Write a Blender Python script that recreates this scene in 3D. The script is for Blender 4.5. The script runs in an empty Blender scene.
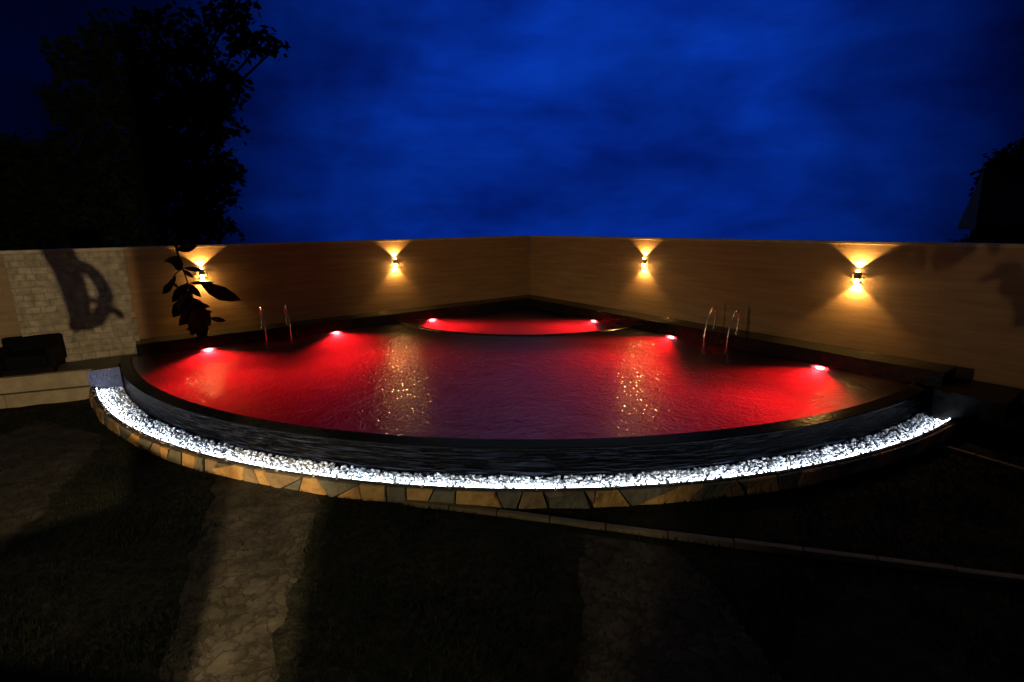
import bpy, bmesh, math, random
from mathutils import Vector, Matrix, noise as mnoise

random.seed(7)
S = bpy.context.scene
COL = S.collection
PI = math.pi
R = math.radians

# ------------------------------------------------------------------ layout
F_PX = 502.17
PITCH, YAW, ROLL = 0.2286, -0.1587, -0.0119
CAM = Vector((2.0481, -16.7335, 2.5713))
HA = 0.7815                      # half of the angle between the two walls
WALL_H = 2.2
LEDGE_W, LEDGE_H = 0.62, 0.26
CEN = Vector((0.0, -1.127))      # centre of the round front edge
R_IN, R_OUT = 10.05, 10.205
GUT_OUT = 10.66
CURB_OUT = 10.72
GROUND = -0.49
DL = Vector((-math.sin(HA), -math.cos(HA)))     # along the left wall, away from the corner
DR = Vector((math.sin(HA), -math.cos(HA)))
NL = Vector((math.cos(HA), -math.sin(HA)))      # out of the left wall, to the pool
NR = Vector((-math.cos(HA), -math.sin(HA)))
RZL = math.atan2(-DL.y, -DL.x)                  # local +x runs towards the corner on the left wall
RZR = math.atan2(DR.y, DR.x)


def wl(d, off, z=0.0):
    p = DL * d + NL * off
    return Vector((p.x, p.y, z))


def wr(d, off, z=0.0):
    p = DR * d + NR * off
    return Vector((p.x, p.y, z))


def pol(r, a, z=0.0):
    return Vector((CEN.x + r * math.cos(a), CEN.y + r * math.sin(a), z))


fw = Vector((math.sin(YAW) * math.cos(PITCH), math.cos(YAW) * math.cos(PITCH), -math.sin(PITCH)))
_r = Vector((math.cos(YAW), -math.sin(YAW), 0))
_u = _r.cross(fw)
RT = math.cos(ROLL) * _r + math.sin(ROLL) * _u
UP = -math.sin(ROLL) * _r + math.cos(ROLL) * _u


def at(x, y, depth):
    """a point of the far background at a given distance"""
    return CAM + fw * depth + RT * ((x - 512) / F_PX * depth) - UP * ((y - 341) / F_PX * depth)


# ------------------------------------------------------------------ materials
def mat(name):
    m = bpy.data.materials.new(name)
    m.use_nodes = True
    nt = m.node_tree
    return m, nt, nt.nodes['Principled BSDF']


def N(nt, typ, **kw):
    n = nt.nodes.new(typ)
    for k, v in kw.items():
        setattr(n, k, v)
    return n


def setin(n, **kw):
    for k, v in kw.items():
        n.inputs[k.replace('_', ' ')].default_value = v
    return n


def ramp(nt, stops):
    n = N(nt, 'ShaderNodeValToRGB')
    e = n.color_ramp.elements
    e[0].position, e[0].color = stops[0][0], (*stops[0][1], 1)
    e[1].position, e[1].color = stops[-1][0], (*stops[-1][1], 1)
    for p, c in stops[1:-1]:
        x = e.new(p)
        x.color = (*c, 1)
    return n


def noise_mat(name, c1, c2, scale=5.0, rough=0.8, stretch=(1, 1, 1), bump=0.0, bscale=30.0, detail=5,
              spec=0.5, metallic=0.0, rot=(0, 0, 0), mid=None):
    m, nt, b = mat(name)
    tc = N(nt, 'ShaderNodeTexCoord')
    mp = N(nt, 'ShaderNodeMapping')
    mp.inputs['Scale'].default_value = stretch
    mp.inputs['Rotation'].default_value = rot
    nt.links.new(tc.outputs['Object'], mp.inputs['Vector'])
    n1 = setin(N(nt, 'ShaderNodeTexNoise'), Scale=scale, Detail=detail, Roughness=0.6)
    nt.links.new(mp.outputs[0], n1.inputs['Vector'])
    st = [(0.3, c1), (0.7, c2)] if mid is None else [(0.3, c1), (0.5, mid), (0.7, c2)]
    rp = ramp(nt, st)
    nt.links.new(n1.outputs[0], rp.inputs[0])
    nt.links.new(rp.outputs[0], b.inputs['Base Color'])
    b.inputs['Roughness'].default_value = rough
    b.inputs['Metallic'].default_value = metallic
    b.inputs['Specular IOR Level'].default_value = spec
    if bump:
        n2 = setin(N(nt, 'ShaderNodeTexNoise'), Scale=bscale, Detail=4)
        nt.links.new(mp.outputs[0], n2.inputs['Vector'])
        bp = setin(N(nt, 'ShaderNodeBump'), Strength=bump, Distance=0.02)
        nt.links.new(n2.outputs[0], bp.inputs['Height'])
        nt.links.new(bp.outputs[0], b.inputs['Normal'])
    return m


def emit_mat(name, col, strength):
    m, nt, b = mat(name)
    b.inputs['Base Color'].default_value = (0.5, 0.5, 0.5, 1)
    b.inputs['Emission Color'].default_value = (*col, 1)
    b.inputs['Emission Strength'].default_value = strength
    return m


def wall_mat():
    """smooth tan render, faintly streaked along the wall, with faint courses"""
    m, nt, b = mat('tan_wall_render')
    tc = N(nt, 'ShaderNodeTexCoord')
    mp = N(nt, 'ShaderNodeMapping')
    mp.inputs['Scale'].default_value = (0.5, 2.0, 5.0)
    nt.links.new(tc.outputs['Object'], mp.inputs[0])
    n1 = setin(N(nt, 'ShaderNodeTexNoise'), Scale=1.6, Detail=8, Roughness=0.65)
    nt.links.new(mp.outputs[0], n1.inputs['Vector'])
    rp = ramp(nt, [(0.25, (0.21, 0.135, 0.065)), (0.5, (0.31, 0.21, 0.105)), (0.75, (0.40, 0.285, 0.155))])
    nt.links.new(n1.outputs[0], rp.inputs[0])
    mp2 = N(nt, 'ShaderNodeMapping')
    mp2.inputs['Rotation'].default_value = (R(90), 0, 0)
    nt.links.new(tc.outputs['Object'], mp2.inputs[0])
    br = N(nt, 'ShaderNodeTexBrick')
    setin(br, Scale=1.0, Mortar_Size=0.006, Brick_Width=0.9, Row_Height=0.3, Mortar_Smooth=0.5)
    br.inputs['Color1'].default_value = (1, 1, 1, 1)
    br.inputs['Color2'].default_value = (0.9, 0.9, 0.9, 1)
    br.inputs['Mortar'].default_value = (0.78, 0.78, 0.78, 1)
    nt.links.new(mp2.outputs[0], br.inputs['Vector'])
    mx = N(nt, 'ShaderNodeMixRGB', blend_type='MULTIPLY')
    mx.inputs[0].default_value = 0.75
    nt.links.new(rp.outputs[0], mx.inputs[1])
    nt.links.new(br.outputs[0], mx.inputs[2])
    nt.links.new(mx.outputs[0], b.inputs['Base Color'])
    n2 = setin(N(nt, 'ShaderNodeTexNoise'), Scale=24, Detail=6)
    nt.links.new(mp.outputs[0], n2.inputs['Vector'])
    bp = setin(N(nt, 'ShaderNodeBump'), Strength=0.25, Distance=0.01)
    nt.links.new(n2.outputs[0], bp.inputs['Height'])
    nt.links.new(bp.outputs[0], b.inputs['Normal'])
    b.inputs['Roughness'].default_value = 0.75
    return m


def brick_stone_mat(name, cols, bw=0.42, rh=0.17):
    m, nt, b = mat(name)
    tc = N(nt, 'ShaderNodeTexCoord')
    mp2 = N(nt, 'ShaderNodeMapping')
    mp2.inputs['Rotation'].default_value = (R(90), 0, 0)
    nt.links.new(tc.outputs['Object'], mp2.inputs[0])
    nw = setin(N(nt, 'ShaderNodeTexNoise'), Scale=3.0, Detail=2)
    nt.links.new(mp2.outputs[0], nw.inputs['Vector'])
    wv = N(nt, 'ShaderNodeMixRGB', blend_type='LINEAR_LIGHT')
    wv.inputs[0].default_value = 0.03
    nt.links.new(mp2.outputs[0], wv.inputs[1])
    nt.links.new(nw.outputs['Color'], wv.inputs[2])
    br = N(nt, 'ShaderNodeTexBrick')
    br.offset = 0.37
    br.squash = 0.7
    br.squash_frequency = 3
    setin(br, Scale=1.0, Mortar_Size=0.012, Brick_Width=bw, Row_Height=rh, Mortar_Smooth=0.4)
    br.inputs['Color1'].default_value = (*cols[0], 1)
    br.inputs['Color2'].default_value = (*cols[1], 1)
    br.inputs['Mortar'].default_value = (*cols[2], 1)
    nt.links.new(wv.outputs[0], br.inputs['Vector'])
    n1 = setin(N(nt, 'ShaderNodeTexNoise'), Scale=9.0, Detail=6)
    nt.links.new(tc.outputs['Object'], n1.inputs['Vector'])
    rp = ramp(nt, [(0.3, (0.6, 0.6, 0.6)), (0.7, (1.1, 1.08, 1.0))])
    nt.links.new(n1.outputs[0], rp.inputs[0])
    mx = N(nt, 'ShaderNodeMixRGB', blend_type='MULTIPLY')
    mx.inputs[0].default_value = 1
    nt.links.new(br.outputs[0], mx.inputs[1])
    nt.links.new(rp.outputs[0], mx.inputs[2])
    nt.links.new(mx.outputs[0], b.inputs['Base Color'])
    hm = N(nt, 'ShaderNodeMath', operation='MULTIPLY_ADD')
    hm.inputs[1].default_value = -0.6
    nt.links.new(br.outputs['Fac'], hm.inputs[0])
    nt.links.new(n1.outputs[0], hm.inputs[2])
    bp = setin(N(nt, 'ShaderNodeBump'), Strength=0.7, Distance=0.03)
    nt.links.new(hm.outputs[0], bp.inputs['Height'])
    nt.links.new(bp.outputs[0], b.inputs['Normal'])
    b.inputs['Roughness'].default_value = 0.85
    return m


def mosaic_mat(name, c1, c2, mortar, size=0.05, rough=0.2, spec=0.5):
    """small square glazed tiles, mapped on whichever plane faces out"""
    m, nt, b = mat(name)
    tc = N(nt, 'ShaderNodeTexCoord')
    geo = N(nt, 'ShaderNodeNewGeometry')
    mp2 = N(nt, 'ShaderNodeMapping')
    mp2.inputs['Rotation'].default_value = (R(90), 0, 0)
    nt.links.new(tc.outputs['Object'], mp2.inputs[0])
    outs = []
    for src in (tc.outputs['Object'], mp2.outputs[0]):
        br = N(nt, 'ShaderNodeTexBrick')
        br.offset = 0.0
        setin(br, Scale=1.0, Mortar_Size=0.004, Brick_Width=size, Row_Height=size, Mortar_Smooth=0.2)
        br.inputs['Color1'].default_value = (*c1, 1)
        br.inputs['Color2'].default_value = (*c2, 1)
        br.inputs['Mortar'].default_value = (*mortar, 1)
        nt.links.new(src, br.inputs['Vector'])
        outs.append(br)
    sx = N(nt, 'ShaderNodeSeparateXYZ')
    nt.links.new(geo.outputs['True Normal'], sx.inputs[0])
    ab = N(nt, 'ShaderNodeMath', operation='ABSOLUTE')
    nt.links.new(sx.outputs[2], ab.inputs[0])
    gt = N(nt, 'ShaderNodeMath', operation='LESS_THAN')
    gt.inputs[1].default_value = 0.5
    nt.links.new(ab.outputs[0], gt.inputs[0])
    mc = N(nt, 'ShaderNodeMixRGB')
    mf = N(nt, 'ShaderNodeMixRGB')
    for mixn, k in ((mc, 'Color'), (mf, 'Fac')):
        nt.links.new(gt.outputs[0], mixn.inputs[0])
        nt.links.new(outs[0].outputs[k], mixn.inputs[1])
        nt.links.new(outs[1].outputs[k], mixn.inputs[2])
    nt.links.new(mc.outputs[0], b.inputs['Base Color'])
    n1 = setin(N(nt, 'ShaderNodeTexNoise'), Scale=14.0, Detail=3)
    nt.links.new(tc.outputs['Object'], n1.inputs['Vector'])
    hm = N(nt, 'ShaderNodeMath', operation='MULTIPLY_ADD')
    hm.inputs[1].default_value = -0.8
    nt.links.new(mf.outputs[0], hm.inputs[0])
    nt.links.new(n1.outputs[0], hm.inputs[2])
    bp = setin(N(nt, 'ShaderNodeBump'), Strength=0.5, Distance=0.012)
    nt.links.new(hm.outputs[0], bp.inputs['Height'])
    nt.links.new(bp.outputs[0], b.inputs['Normal'])
    b.inputs['Roughness'].default_value = rough
    b.inputs['Specular IOR Level'].default_value = spec
    return m


def water_mat():
    m, nt, b = mat('pool_water')
    nt.nodes.remove(b)
    out = nt.nodes['Material Output']
    g = N(nt, 'ShaderNodeBsdfGlass')
    g.inputs['IOR'].default_value = 1.33
    g.inputs['Roughness'].default_value = 0.045
    g.inputs['Color'].default_value = (0.93, 0.93, 0.97, 1)
    tc = N(nt, 'ShaderNodeTexCoord')
    n0 = setin(N(nt, 'ShaderNodeTexNoise'), Scale=1.6, Detail=2, Roughness=0.5, Distortion=0.6)
    n1 = setin(N(nt, 'ShaderNodeTexNoise'), Scale=6.5, Detail=3, Roughness=0.55, Distortion=0.8)
    n2 = setin(N(nt, 'ShaderNodeTexNoise'), Scale=19.0, Detail=2, Roughness=0.5)
    for n in (n0, n1, n2):
        nt.links.new(tc.outputs['Object'], n.inputs['Vector'])
    a = N(nt, 'ShaderNodeMath', operation='MULTIPLY_ADD')
    a.inputs[1].default_value = 1.5
    nt.links.new(n0.outputs[0], a.inputs[0])
    nt.links.new(n1.outputs[0], a.inputs[2])
    c = N(nt, 'ShaderNodeMath', operation='MULTIPLY_ADD')
    c.inputs[1].default_value = 0.6
    nt.links.new(n2.outputs[0], c.inputs[0])
    nt.links.new(a.outputs[0], c.inputs[2])
    # scattered rain rings
    vo = setin(N(nt, 'ShaderNodeTexVoronoi'), Scale=1.7)
    nt.links.new(tc.outputs['Object'], vo.inputs['Vector'])
    sn = N(nt, 'ShaderNodeMath', operation='MULTIPLY')
    sn.inputs[1].default_value = 60.0
    nt.links.new(vo.outputs['Distance'], sn.inputs[0])
    si = N(nt, 'ShaderNodeMath', operation='SINE')
    nt.links.new(sn.outputs[0], si.inputs[0])
    fo = N(nt, 'ShaderNodeMapRange')
    fo.inputs['From Min'].default_value = 0.05
    fo.inputs['From Max'].default_value = 0.4
    fo.inputs['To Min'].default_value = 0.16
    fo.inputs['To Max'].default_value = 0.0
    nt.links.new(vo.outputs['Distance'], fo.inputs['Value'])
    rg = N(nt, 'ShaderNodeMath', operation='MULTIPLY_ADD')
    nt.links.new(si.outputs[0], rg.inputs[0])
    nt.links.new(fo.outputs[0], rg.inputs[1])
    nt.links.new(c.outputs[0], rg.inputs[2])
    bp = setin(N(nt, 'ShaderNodeBump'), Strength=1.0, Distance=0.02)
    nt.links.new(rg.outputs[0], bp.inputs['Height'])
    nt.links.new(bp.outputs[0], g.inputs['Normal'])
    g2 = N(nt, 'ShaderNodeBsdfGlass')      # the finest chop, too small for the bump
    g2.inputs['IOR'].default_value = 1.33
    g2.inputs['Roughness'].default_value = 0.29
    g2.inputs['Color'].default_value = (0.93, 0.93, 0.97, 1)
    nt.links.new(bp.outputs[0], g2.inputs['Normal'])
    mxs = N(nt, 'ShaderNodeMixShader')
    mxs.inputs[0].default_value = 0.3
    nt.links.new(g.outputs[0], mxs.inputs[1])
    nt.links.new(g2.outputs[0], mxs.inputs[2])
    nt.links.new(mxs.outputs[0], out.inputs['Surface'])
    vol = N(nt, 'ShaderNodeVolumePrincipled')
    vol.inputs['Color'].default_value = (0.20, 0.20, 0.22, 1)
    vol.inputs['Density'].default_value = 0.43
    vol.inputs['Anisotropy'].default_value = 0.3
    nt.links.new(vol.outputs[0], out.inputs['Volume'])
    return m


def ground_mat():
    m, nt, b = mat('worn_lawn_soil')
    tc = N(nt, 'ShaderNodeTexCoord')
    n1 = setin(N(nt, 'ShaderNodeTexNoise'), Scale=2.2, Detail=8, Roughness=0.7)
    n2 = setin(N(nt, 'ShaderNodeTexNoise'), Scale=13.0, Detail=8, Roughness=0.75)
    for n in (n1, n2):
        nt.links.new(tc.outputs['Object'], n.inputs['Vector'])
    rp = ramp(nt, [(0.3, (0.014, 0.017, 0.007)), (0.5, (0.03, 0.03, 0.014)), (0.7, (0.055, 0.046, 0.026))])
    nt.links.new(n1.outputs[0], rp.inputs[0])
    r2 = ramp(nt, [(0.38, (0.3, 0.3, 0.3)), (0.62, (1.35, 1.35, 1.35))])
    nt.links.new(n2.outputs[0], r2.inputs[0])
    mx = N(nt, 'ShaderNodeMixRGB', blend_type='MULTIPLY')
    mx.inputs[0].default_value = 1
    nt.links.new(rp.outputs[0], mx.inputs[1])
    nt.links.new(r2.outputs[0], mx.inputs[2])
    nt.links.new(mx.outputs[0], b.inputs['Base Color'])
    bp = setin(N(nt, 'ShaderNodeBump'), Strength=1.0, Distance=0.12)
    nt.links.new(n2.outputs[0], bp.inputs['Height'])
    nt.links.new(bp.outputs[0], b.inputs['Normal'])
    b.inputs['Roughness'].default_value = 0.95
    b.inputs['Specular IOR Level'].default_value = 0.1
    return m


M = {}
M['wall'] = wall_mat()
M['cap'] = noise_mat('wall_cap_render', (0.36, 0.29, 0.19), (0.48, 0.4, 0.28), 6, 0.7, bump=0.2)
M['stone_panel'] = brick_stone_mat('split_stone_cladding', ((0.36, 0.31, 0.22), (0.52, 0.45, 0.32), (0.36, 0.31, 0.22)), bw=0.22, rh=0.125)
M['terrace_face'] = noise_mat('sandstone_facing', (0.36, 0.28, 0.16), (0.52, 0.42, 0.26), 3.5, 0.85, bump=0.5, bscale=18)
M['terrace_top'] = noise_mat('dark_paving', (0.03, 0.032, 0.028), (0.06, 0.06, 0.05), 5, 0.6, bump=0.3)
M['ledge'] = mosaic_mat('black_mosaic_ledge', (0.003, 0.004, 0.003), (0.008, 0.010, 0.008), (0.024, 0.023, 0.02), 0.055, 0.22, 0.12)
M['gutter_tile'] = mosaic_mat('blue_mosaic_tile', (0.09, 0.13, 0.34), (0.16, 0.2, 0.42), (0.2, 0.22, 0.3), 0.045, 0.3)
M['grey_tile'] = mosaic_mat('grey_mosaic_tile', (0.09, 0.09, 0.09), (0.14, 0.14, 0.14), (0.2, 0.2, 0.2), 0.045, 0.4)
M['basin'] = mosaic_mat('pool_mosaic', (0.26, 0.28, 0.34), (0.33, 0.34, 0.40), (0.38, 0.38, 0.42), 0.1, 0.5)
M['weir'] = noise_mat('polished_black_stone', (0.006, 0.006, 0.006), (0.012, 0.012, 0.012), 9, 0.24, bump=0.3, bscale=12, spec=0.035)
M['weir_face'] = noise_mat('wet_black_ledger_stone', (0.0008, 0.0009, 0.0014), (0.04, 0.046, 0.07), 2.8, 0.18,
                           stretch=(1, 1, 18), bump=1.0, bscale=5.0, spec=0.07, mid=(0.0012, 0.0014, 0.0024))  # pale streaks put the strip light's bluish glints into the colour
M['mortar'] = noise_mat('dark_mortar', (0.03, 0.028, 0.022), (0.07, 0.06, 0.045), 14, 0.95, bump=0.4)
M['flag_orange'] = noise_mat('ochre_flagstone', (0.38, 0.20, 0.055), (0.64, 0.40, 0.14), 3.5, 0.85, bump=1.0, bscale=9)
M['flag_grey'] = noise_mat('grey_green_flagstone', (0.10, 0.10, 0.07), (0.21, 0.19, 0.13), 3.5, 0.85, bump=1.0, bscale=9)
M['flag_brown'] = noise_mat('brown_flagstone', (0.20, 0.13, 0.06), (0.36, 0.25, 0.13), 3.5, 0.85, bump=1.0, bscale=9)
for _k in ('flag_orange', 'flag_grey', 'flag_brown'):
    for _n in M[_k].node_tree.nodes:
        if _n.bl_idname == 'ShaderNodeBump':
            _n.inputs['Distance'].default_value = 0.055
M['pebble'] = noise_mat('white_pebble', (0.55, 0.56, 0.58), (0.8, 0.8, 0.8), 9, 0.55)
M['pebble_grey'] = noise_mat('grey_pebble', (0.14, 0.145, 0.155), (0.34, 0.34, 0.34), 9, 0.5)
M['steel'] = noise_mat('polished_steel', (0.62, 0.62, 0.62), (0.72, 0.72, 0.72), 4, 0.22, metallic=1.0)
M['lamp_body'] = noise_mat('dark_bronze_metal', (0.30, 0.20, 0.10), (0.36, 0.25, 0.13), 8, 0.6)
M['lamp_ring'] = noise_mat('lamp_rim_metal', (0.4, 0.4, 0.4), (0.5, 0.5, 0.5), 8, 0.3, metallic=1.0)
M['red_lens'] = emit_mat('lit_red_lens', (1.0, 0.03, 0.035), 9.0)
M['red_bulb'] = emit_mat('lit_red_bulb', (1.0, 0.20, 0.22), 90.0)
M['warm_lens'] = emit_mat('lit_warm_lens', (1.0, 0.52, 0.15), 1500.0)
M['warm_lens_up'] = emit_mat('lit_warm_upper_lens', (1.0, 0.60, 0.22), 40.0)
M['led'] = emit_mat('lit_white_led_strip', (0.80, 0.88, 1.0), 4.0)
M['water'] = water_mat()
M['ground'] = ground_mat()
M['grass'] = noise_mat('grass_blades', (0.006, 0.010, 0.004), (0.019, 0.020, 0.009), 1.2, 0.8, spec=0.15)
M['kerb'] = noise_mat('pale_concrete_edging', (0.11, 0.085, 0.042), (0.17, 0.13, 0.07), 7, 0.9, bump=0.5)
M['leaf_black'] = noise_mat('dark_foliage', (0.012, 0.020, 0.007), (0.03, 0.042, 0.014), 0.8, 0.75, spec=0.1)
M['leaf'] = noise_mat('broad_leaf', (0.010, 0.016, 0.006), (0.022, 0.028, 0.010), 6, 0.7, spec=0.1)
M['bark'] = noise_mat('bark', (0.025, 0.02, 0.014), (0.06, 0.048, 0.035), 6, 0.95, stretch=(1, 1, 0.25), bump=0.6)
M['roof'] = noise_mat('dark_roof_tiles', (0.01, 0.009, 0.008), (0.022, 0.018, 0.015), 4, 0.95, stretch=(1, 1, 6), bump=0.5)
M['house_wall'] = noise_mat('dim_house_render', (0.05, 0.045, 0.04), (0.09, 0.08, 0.07), 4, 0.9)
M['chair_fabric'] = noise_mat('charcoal_fabric', (0.004, 0.004, 0.004), (0.009, 0.009, 0.008), 12, 0.95, spec=0.03)
M['post'] = noise_mat('veranda_render', (0.25, 0.2, 0.14), (0.32, 0.27, 0.2), 5, 0.85)
M['slab'] = noise_mat('veranda_slab', (0.12, 0.11, 0.1), (0.18, 0.165, 0.15), 5, 0.8)

# ------------------------------------------------------------------ helpers


def link(o, parent=None):
    COL.objects.link(o)
    if parent is not None:
        o.parent = parent
    return o


def obj(name, bm, m, parent=None, smooth=False, loc=None, rz=None):
    me = bpy.data.meshes.new(name)
    bmesh.ops.recalc_face_normals(bm, faces=bm.faces[:])
    bm.to_mesh(me)
    bm.free()
    for x in (m if isinstance(m, (list, tuple)) else [m]):
        me.materials.append(x)
    if smooth:
        for p in me.polygons:
            p.use_smooth = True
    o = bpy.data.objects.new(name, me)
    link(o, parent)
    if loc is not None:
        o.location = loc
    if rz is not None:
        o.rotation_euler = (0, 0, rz)
    return o


def thing(name, loc, label, cat, group=None, rz=0.0):
    o = bpy.data.objects.new(name, None)
    o.empty_display_size = 0.2
    link(o)
    o.location = loc
    o.rotation_euler = (0, 0, rz)
    tag(o, label, cat, group)
    return o


def tag(o, label, cat, group=None):
    o['label'] = label
    o['category'] = cat
    if group:
        o['group'] = group
    return o


def kind(o, k, label=None, cat=None):
    o['kind'] = k
    if label:
        o['label'] = label
    if cat:
        o['category'] = cat
    return o


def box(bm, x0, x1, y0, y1, z0, z1, bev=0.0, mi=0):
    v = [bm.verts.new(p) for p in ((x0, y0, z0), (x1, y0, z0), (x1, y1, z0), (x0, y1, z0),
                                   (x0, y0, z1), (x1, y0, z1), (x1, y1, z1), (x0, y1, z1))]
    fs = [bm.faces.new([v[i] for i in q]) for q in ((0, 3, 2, 1), (4, 5, 6, 7), (0, 1, 5, 4), (1, 2, 6, 5), (2, 3, 7, 6), (3, 0, 4, 7))]
    for f in fs:
        f.material_index = mi
    if bev:
        es = {e for f in fs for e in f.edges}
        bmesh.ops.bevel(bm, geom=list(es), offset=bev, segments=2, affect='EDGES', profile=0.6)
    return fs


def prism(bm, pts, z0, z1, bev=0.0):
    lo = [bm.verts.new((p[0], p[1], z0)) for p in pts]
    hi = [bm.verts.new((p[0], p[1], z1)) for p in pts]
    n = len(pts)
    bm.faces.new(lo[::-1])
    top = bm.faces.new(hi)
    for i in range(n):
        bm.faces.new((lo[i], lo[(i + 1) % n], hi[(i + 1) % n], hi[i]))
    if bev:
        bmesh.ops.bevel(bm, geom=list(top.edges), offset=bev, segments=2, affect='EDGES', profile=0.6)


def tube(bm, pts, rad, n=10, cap=True):
    pts = [Vector(p) for p in pts]
    rads = rad if isinstance(rad, (list, tuple)) else [rad] * len(pts)
    rings = []
    ref = None
    for i, p in enumerate(pts):
        d = (pts[min(i + 1, len(pts) - 1)] - pts[max(i - 1, 0)]).normalized()
        if ref is None:
            ref = Vector((0, 0, 1)) if abs(d.z) < 0.9 else Vector((1, 0, 0))
        u = d.cross(ref)
        if u.length < 1e-4:
            u = d.cross(Vector((0.3, 1, 0.2)))
        u.normalize()
        v = d.cross(u).normalized()
        ref = u.cross(d).normalized() if True else ref
        rings.append([bm.verts.new(p + (u * math.cos(2 * PI * k / n) + v * math.sin(2 * PI * k / n)) * rads[i]) for k in range(n)])
    for a, b in zip(rings, rings[1:]):
        for k in range(n):
            bm.faces.new((a[k], a[(k + 1) % n], b[(k + 1) % n], b[k]))
    if cap:
        bm.faces.new(rings[0][::-1])
        bm.faces.new(rings[-1])


def smooth_path(ctrl, n=8):
    """Catmull-Rom through the control points"""
    c = [Vector(p) for p in ctrl]
    c = [c[0] * 2 - c[1]] + c + [c[-1] * 2 - c[-2]]
    out = []
    for i in range(1, len(c) - 2):
        for k in range(n):
            t = k / n
            out.append(0.5 * ((2 * c[i]) + (c[i + 1] - c[i - 1]) * t + (2 * c[i - 1] - 5 * c[i] + 4 * c[i + 1] - c[i + 2]) * t * t
                              + (3 * c[i] - c[i - 1] - 3 * c[i + 1] + c[i + 2]) * t ** 3))
    out.append(c[-2])
    return out


def lathe(bm, prof, n=24, axis='z'):
    rings = []
    for r, z in prof:
        ring = []
        for k in range(n):
            a = 2 * PI * k / n
            p = (r * math.cos(a), r * math.sin(a), z)
            if axis == 'y':
                p = (p[0], p[2], p[1])
            ring.append(bm.verts.new(p))
        rings.append(ring)
    for a, b in zip(rings, rings[1:]):
        for k in range(n):
            bm.faces.new((a[k], a[(k + 1) % n], b[(k + 1) % n], b[k]))
    bm.faces.new(rings[0][::-1])
    bm.faces.new(rings[-1])


def ring_profile(bm, prof, a0, a1, n):
    """sweep a closed (r, z) profile round the pool centre"""
    rows = []
    for i in range(n + 1):
        a = a0 + (a1 - a0) * i / n
        rows.append([bm.verts.new(pol(r, a, z)) for r, z in prof])
    k = len(prof)
    for p, q in zip(rows, rows[1:]):
        for j in range(k):
            bm.faces.new((p[j], p[(j + 1) % k], q[(j + 1) % k], q[j]))
    bm.faces.new(rows[0][::-1])
    bm.faces.new(rows[-1])


def leaf(bm, base, d, nrm, length, width, curl=0.15):
    """a pointed, folded leaf of eight faces"""
    d = d.normalized()
    s = d.cross(nrm)
    if s.length < 1e-4:
        s = d.cross(Vector((0.2, 0.9, 0.4)))
    s.normalize()
    nrm = s.cross(d).normalized()
    mids, ls, rs = [], [], []
    for t, w in ((0, 0.04), (0.25, 0.38), (0.55, 0.5), (0.82, 0.3), (1.0, 0.02)):
        c = base + d * (length * t) - nrm * (curl * length * t * t)
        mids.append(bm.verts.new(c))
        ls.append(bm.verts.new(c + s * (w * width) + nrm * (0.12 * width * w * 2)))
        rs.append(bm.verts.new(c - s * (w * width) + nrm * (0.12 * width * w * 2)))
    for i in range(4):
        bm.faces.new((mids[i], mids[i + 1], ls[i + 1], ls[i]))
        bm.faces.new((rs[i], rs[i + 1], mids[i + 1], mids[i]))


def rnd_dir(rng):
    while True:
        v = Vector((rng.uniform(-1, 1), rng.uniform(-1, 1), rng.uniform(-1, 1)))
        if 0.05 < v.length < 1:
            return v.normalized()


def kite(bm, c, rng, size):
    d = rnd_dir(rng)
    d.z = d.z * 0.6 - 0.3
    d.normalize()
    u = d.cross(rnd_dir(rng))
    u.normalize()
    w = size * rng.uniform(0.22, 0.36)
    L = size * rng.uniform(0.7, 1.2)
    bm.faces.new([bm.verts.new(p) for p in (c, c + d * L * 0.45 + u * w, c + d * L, c + d * L * 0.45 - u * w)])


def crown(bm, blobs, rng, twigs, per, size, shell=0.45):
    """leaf clusters on twigs through the volume of several uneven lobes"""
    tot = sum(b[1] ** 2 for b in blobs)
    for c, r in blobs:
        for _ in range(max(3, int(twigs * r * r / tot))):
            d = rnd_dir(rng)
            t = c + d * (r * (rng.uniform(shell, 1.0) ** 0.8) * rng.uniform(0.75, 1.12))
            n = rng.randint(int(per * 0.5), int(per * 1.4))
            cr = size * rng.uniform(0.8, 1.9)
            for _ in range(n):
                kite(bm, t + rnd_dir(rng) * cr * rng.random() ** 0.6, rng, size)


# ------------------------------------------------------------------ world: late dusk
w = bpy.data.worlds.new("World")
S.world = w
w.use_nodes = True
nt = w.node_tree
bg = nt.nodes['Background']
sky = N(nt, 'ShaderNodeTexSky', sky_type='NISHITA')
sky.sun_disc = False
sky.sun_elevation = R(-3.0)
sky.sun_rotation = R(-9.0)
sky.air_density = 1.0
sky.dust_density = 0.3
sky.ozone_density = 6.0
geo = N(nt, 'ShaderNodeTexCoord')
# blue hour tint
bw = N(nt, 'ShaderNodeRGBToBW')
nt.links.new(sky.outputs[0], bw.inputs[0])
tint = N(nt, 'ShaderNodeMixRGB', blend_type='MULTIPLY')
tint.inputs[0].default_value = 1
tint.inputs[2].default_value = (0.002, 0.055, 1.0, 1)
# the last glow lies ahead, above the wall; the sky behind the house is nearly black
dot = N(nt, 'ShaderNodeVectorMath', operation='DOT_PRODUCT')
nrmn = N(nt, 'ShaderNodeVectorMath', operation='NORMALIZE')
nt.links.new(geo.outputs['Generated'], nrmn.inputs[0])
nt.links.new(nrmn.outputs[0], dot.inputs[0])
gd = at(575, 150, 1.0) - CAM
gd.normalize()
dot.inputs[1].default_value = gd
lobe = N(nt, 'ShaderNodeMapRange', interpolation_type='SMOOTHSTEP')
lobe.inputs['From Min'].default_value = 0.76
lobe.inputs['From Max'].default_value = 0.995
lobe.inputs['To Min'].default_value = 0.015
lobe.inputs['To Max'].default_value = 0.27
nt.links.new(dot.outputs['Value'], lobe.inputs['Value'])
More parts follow.
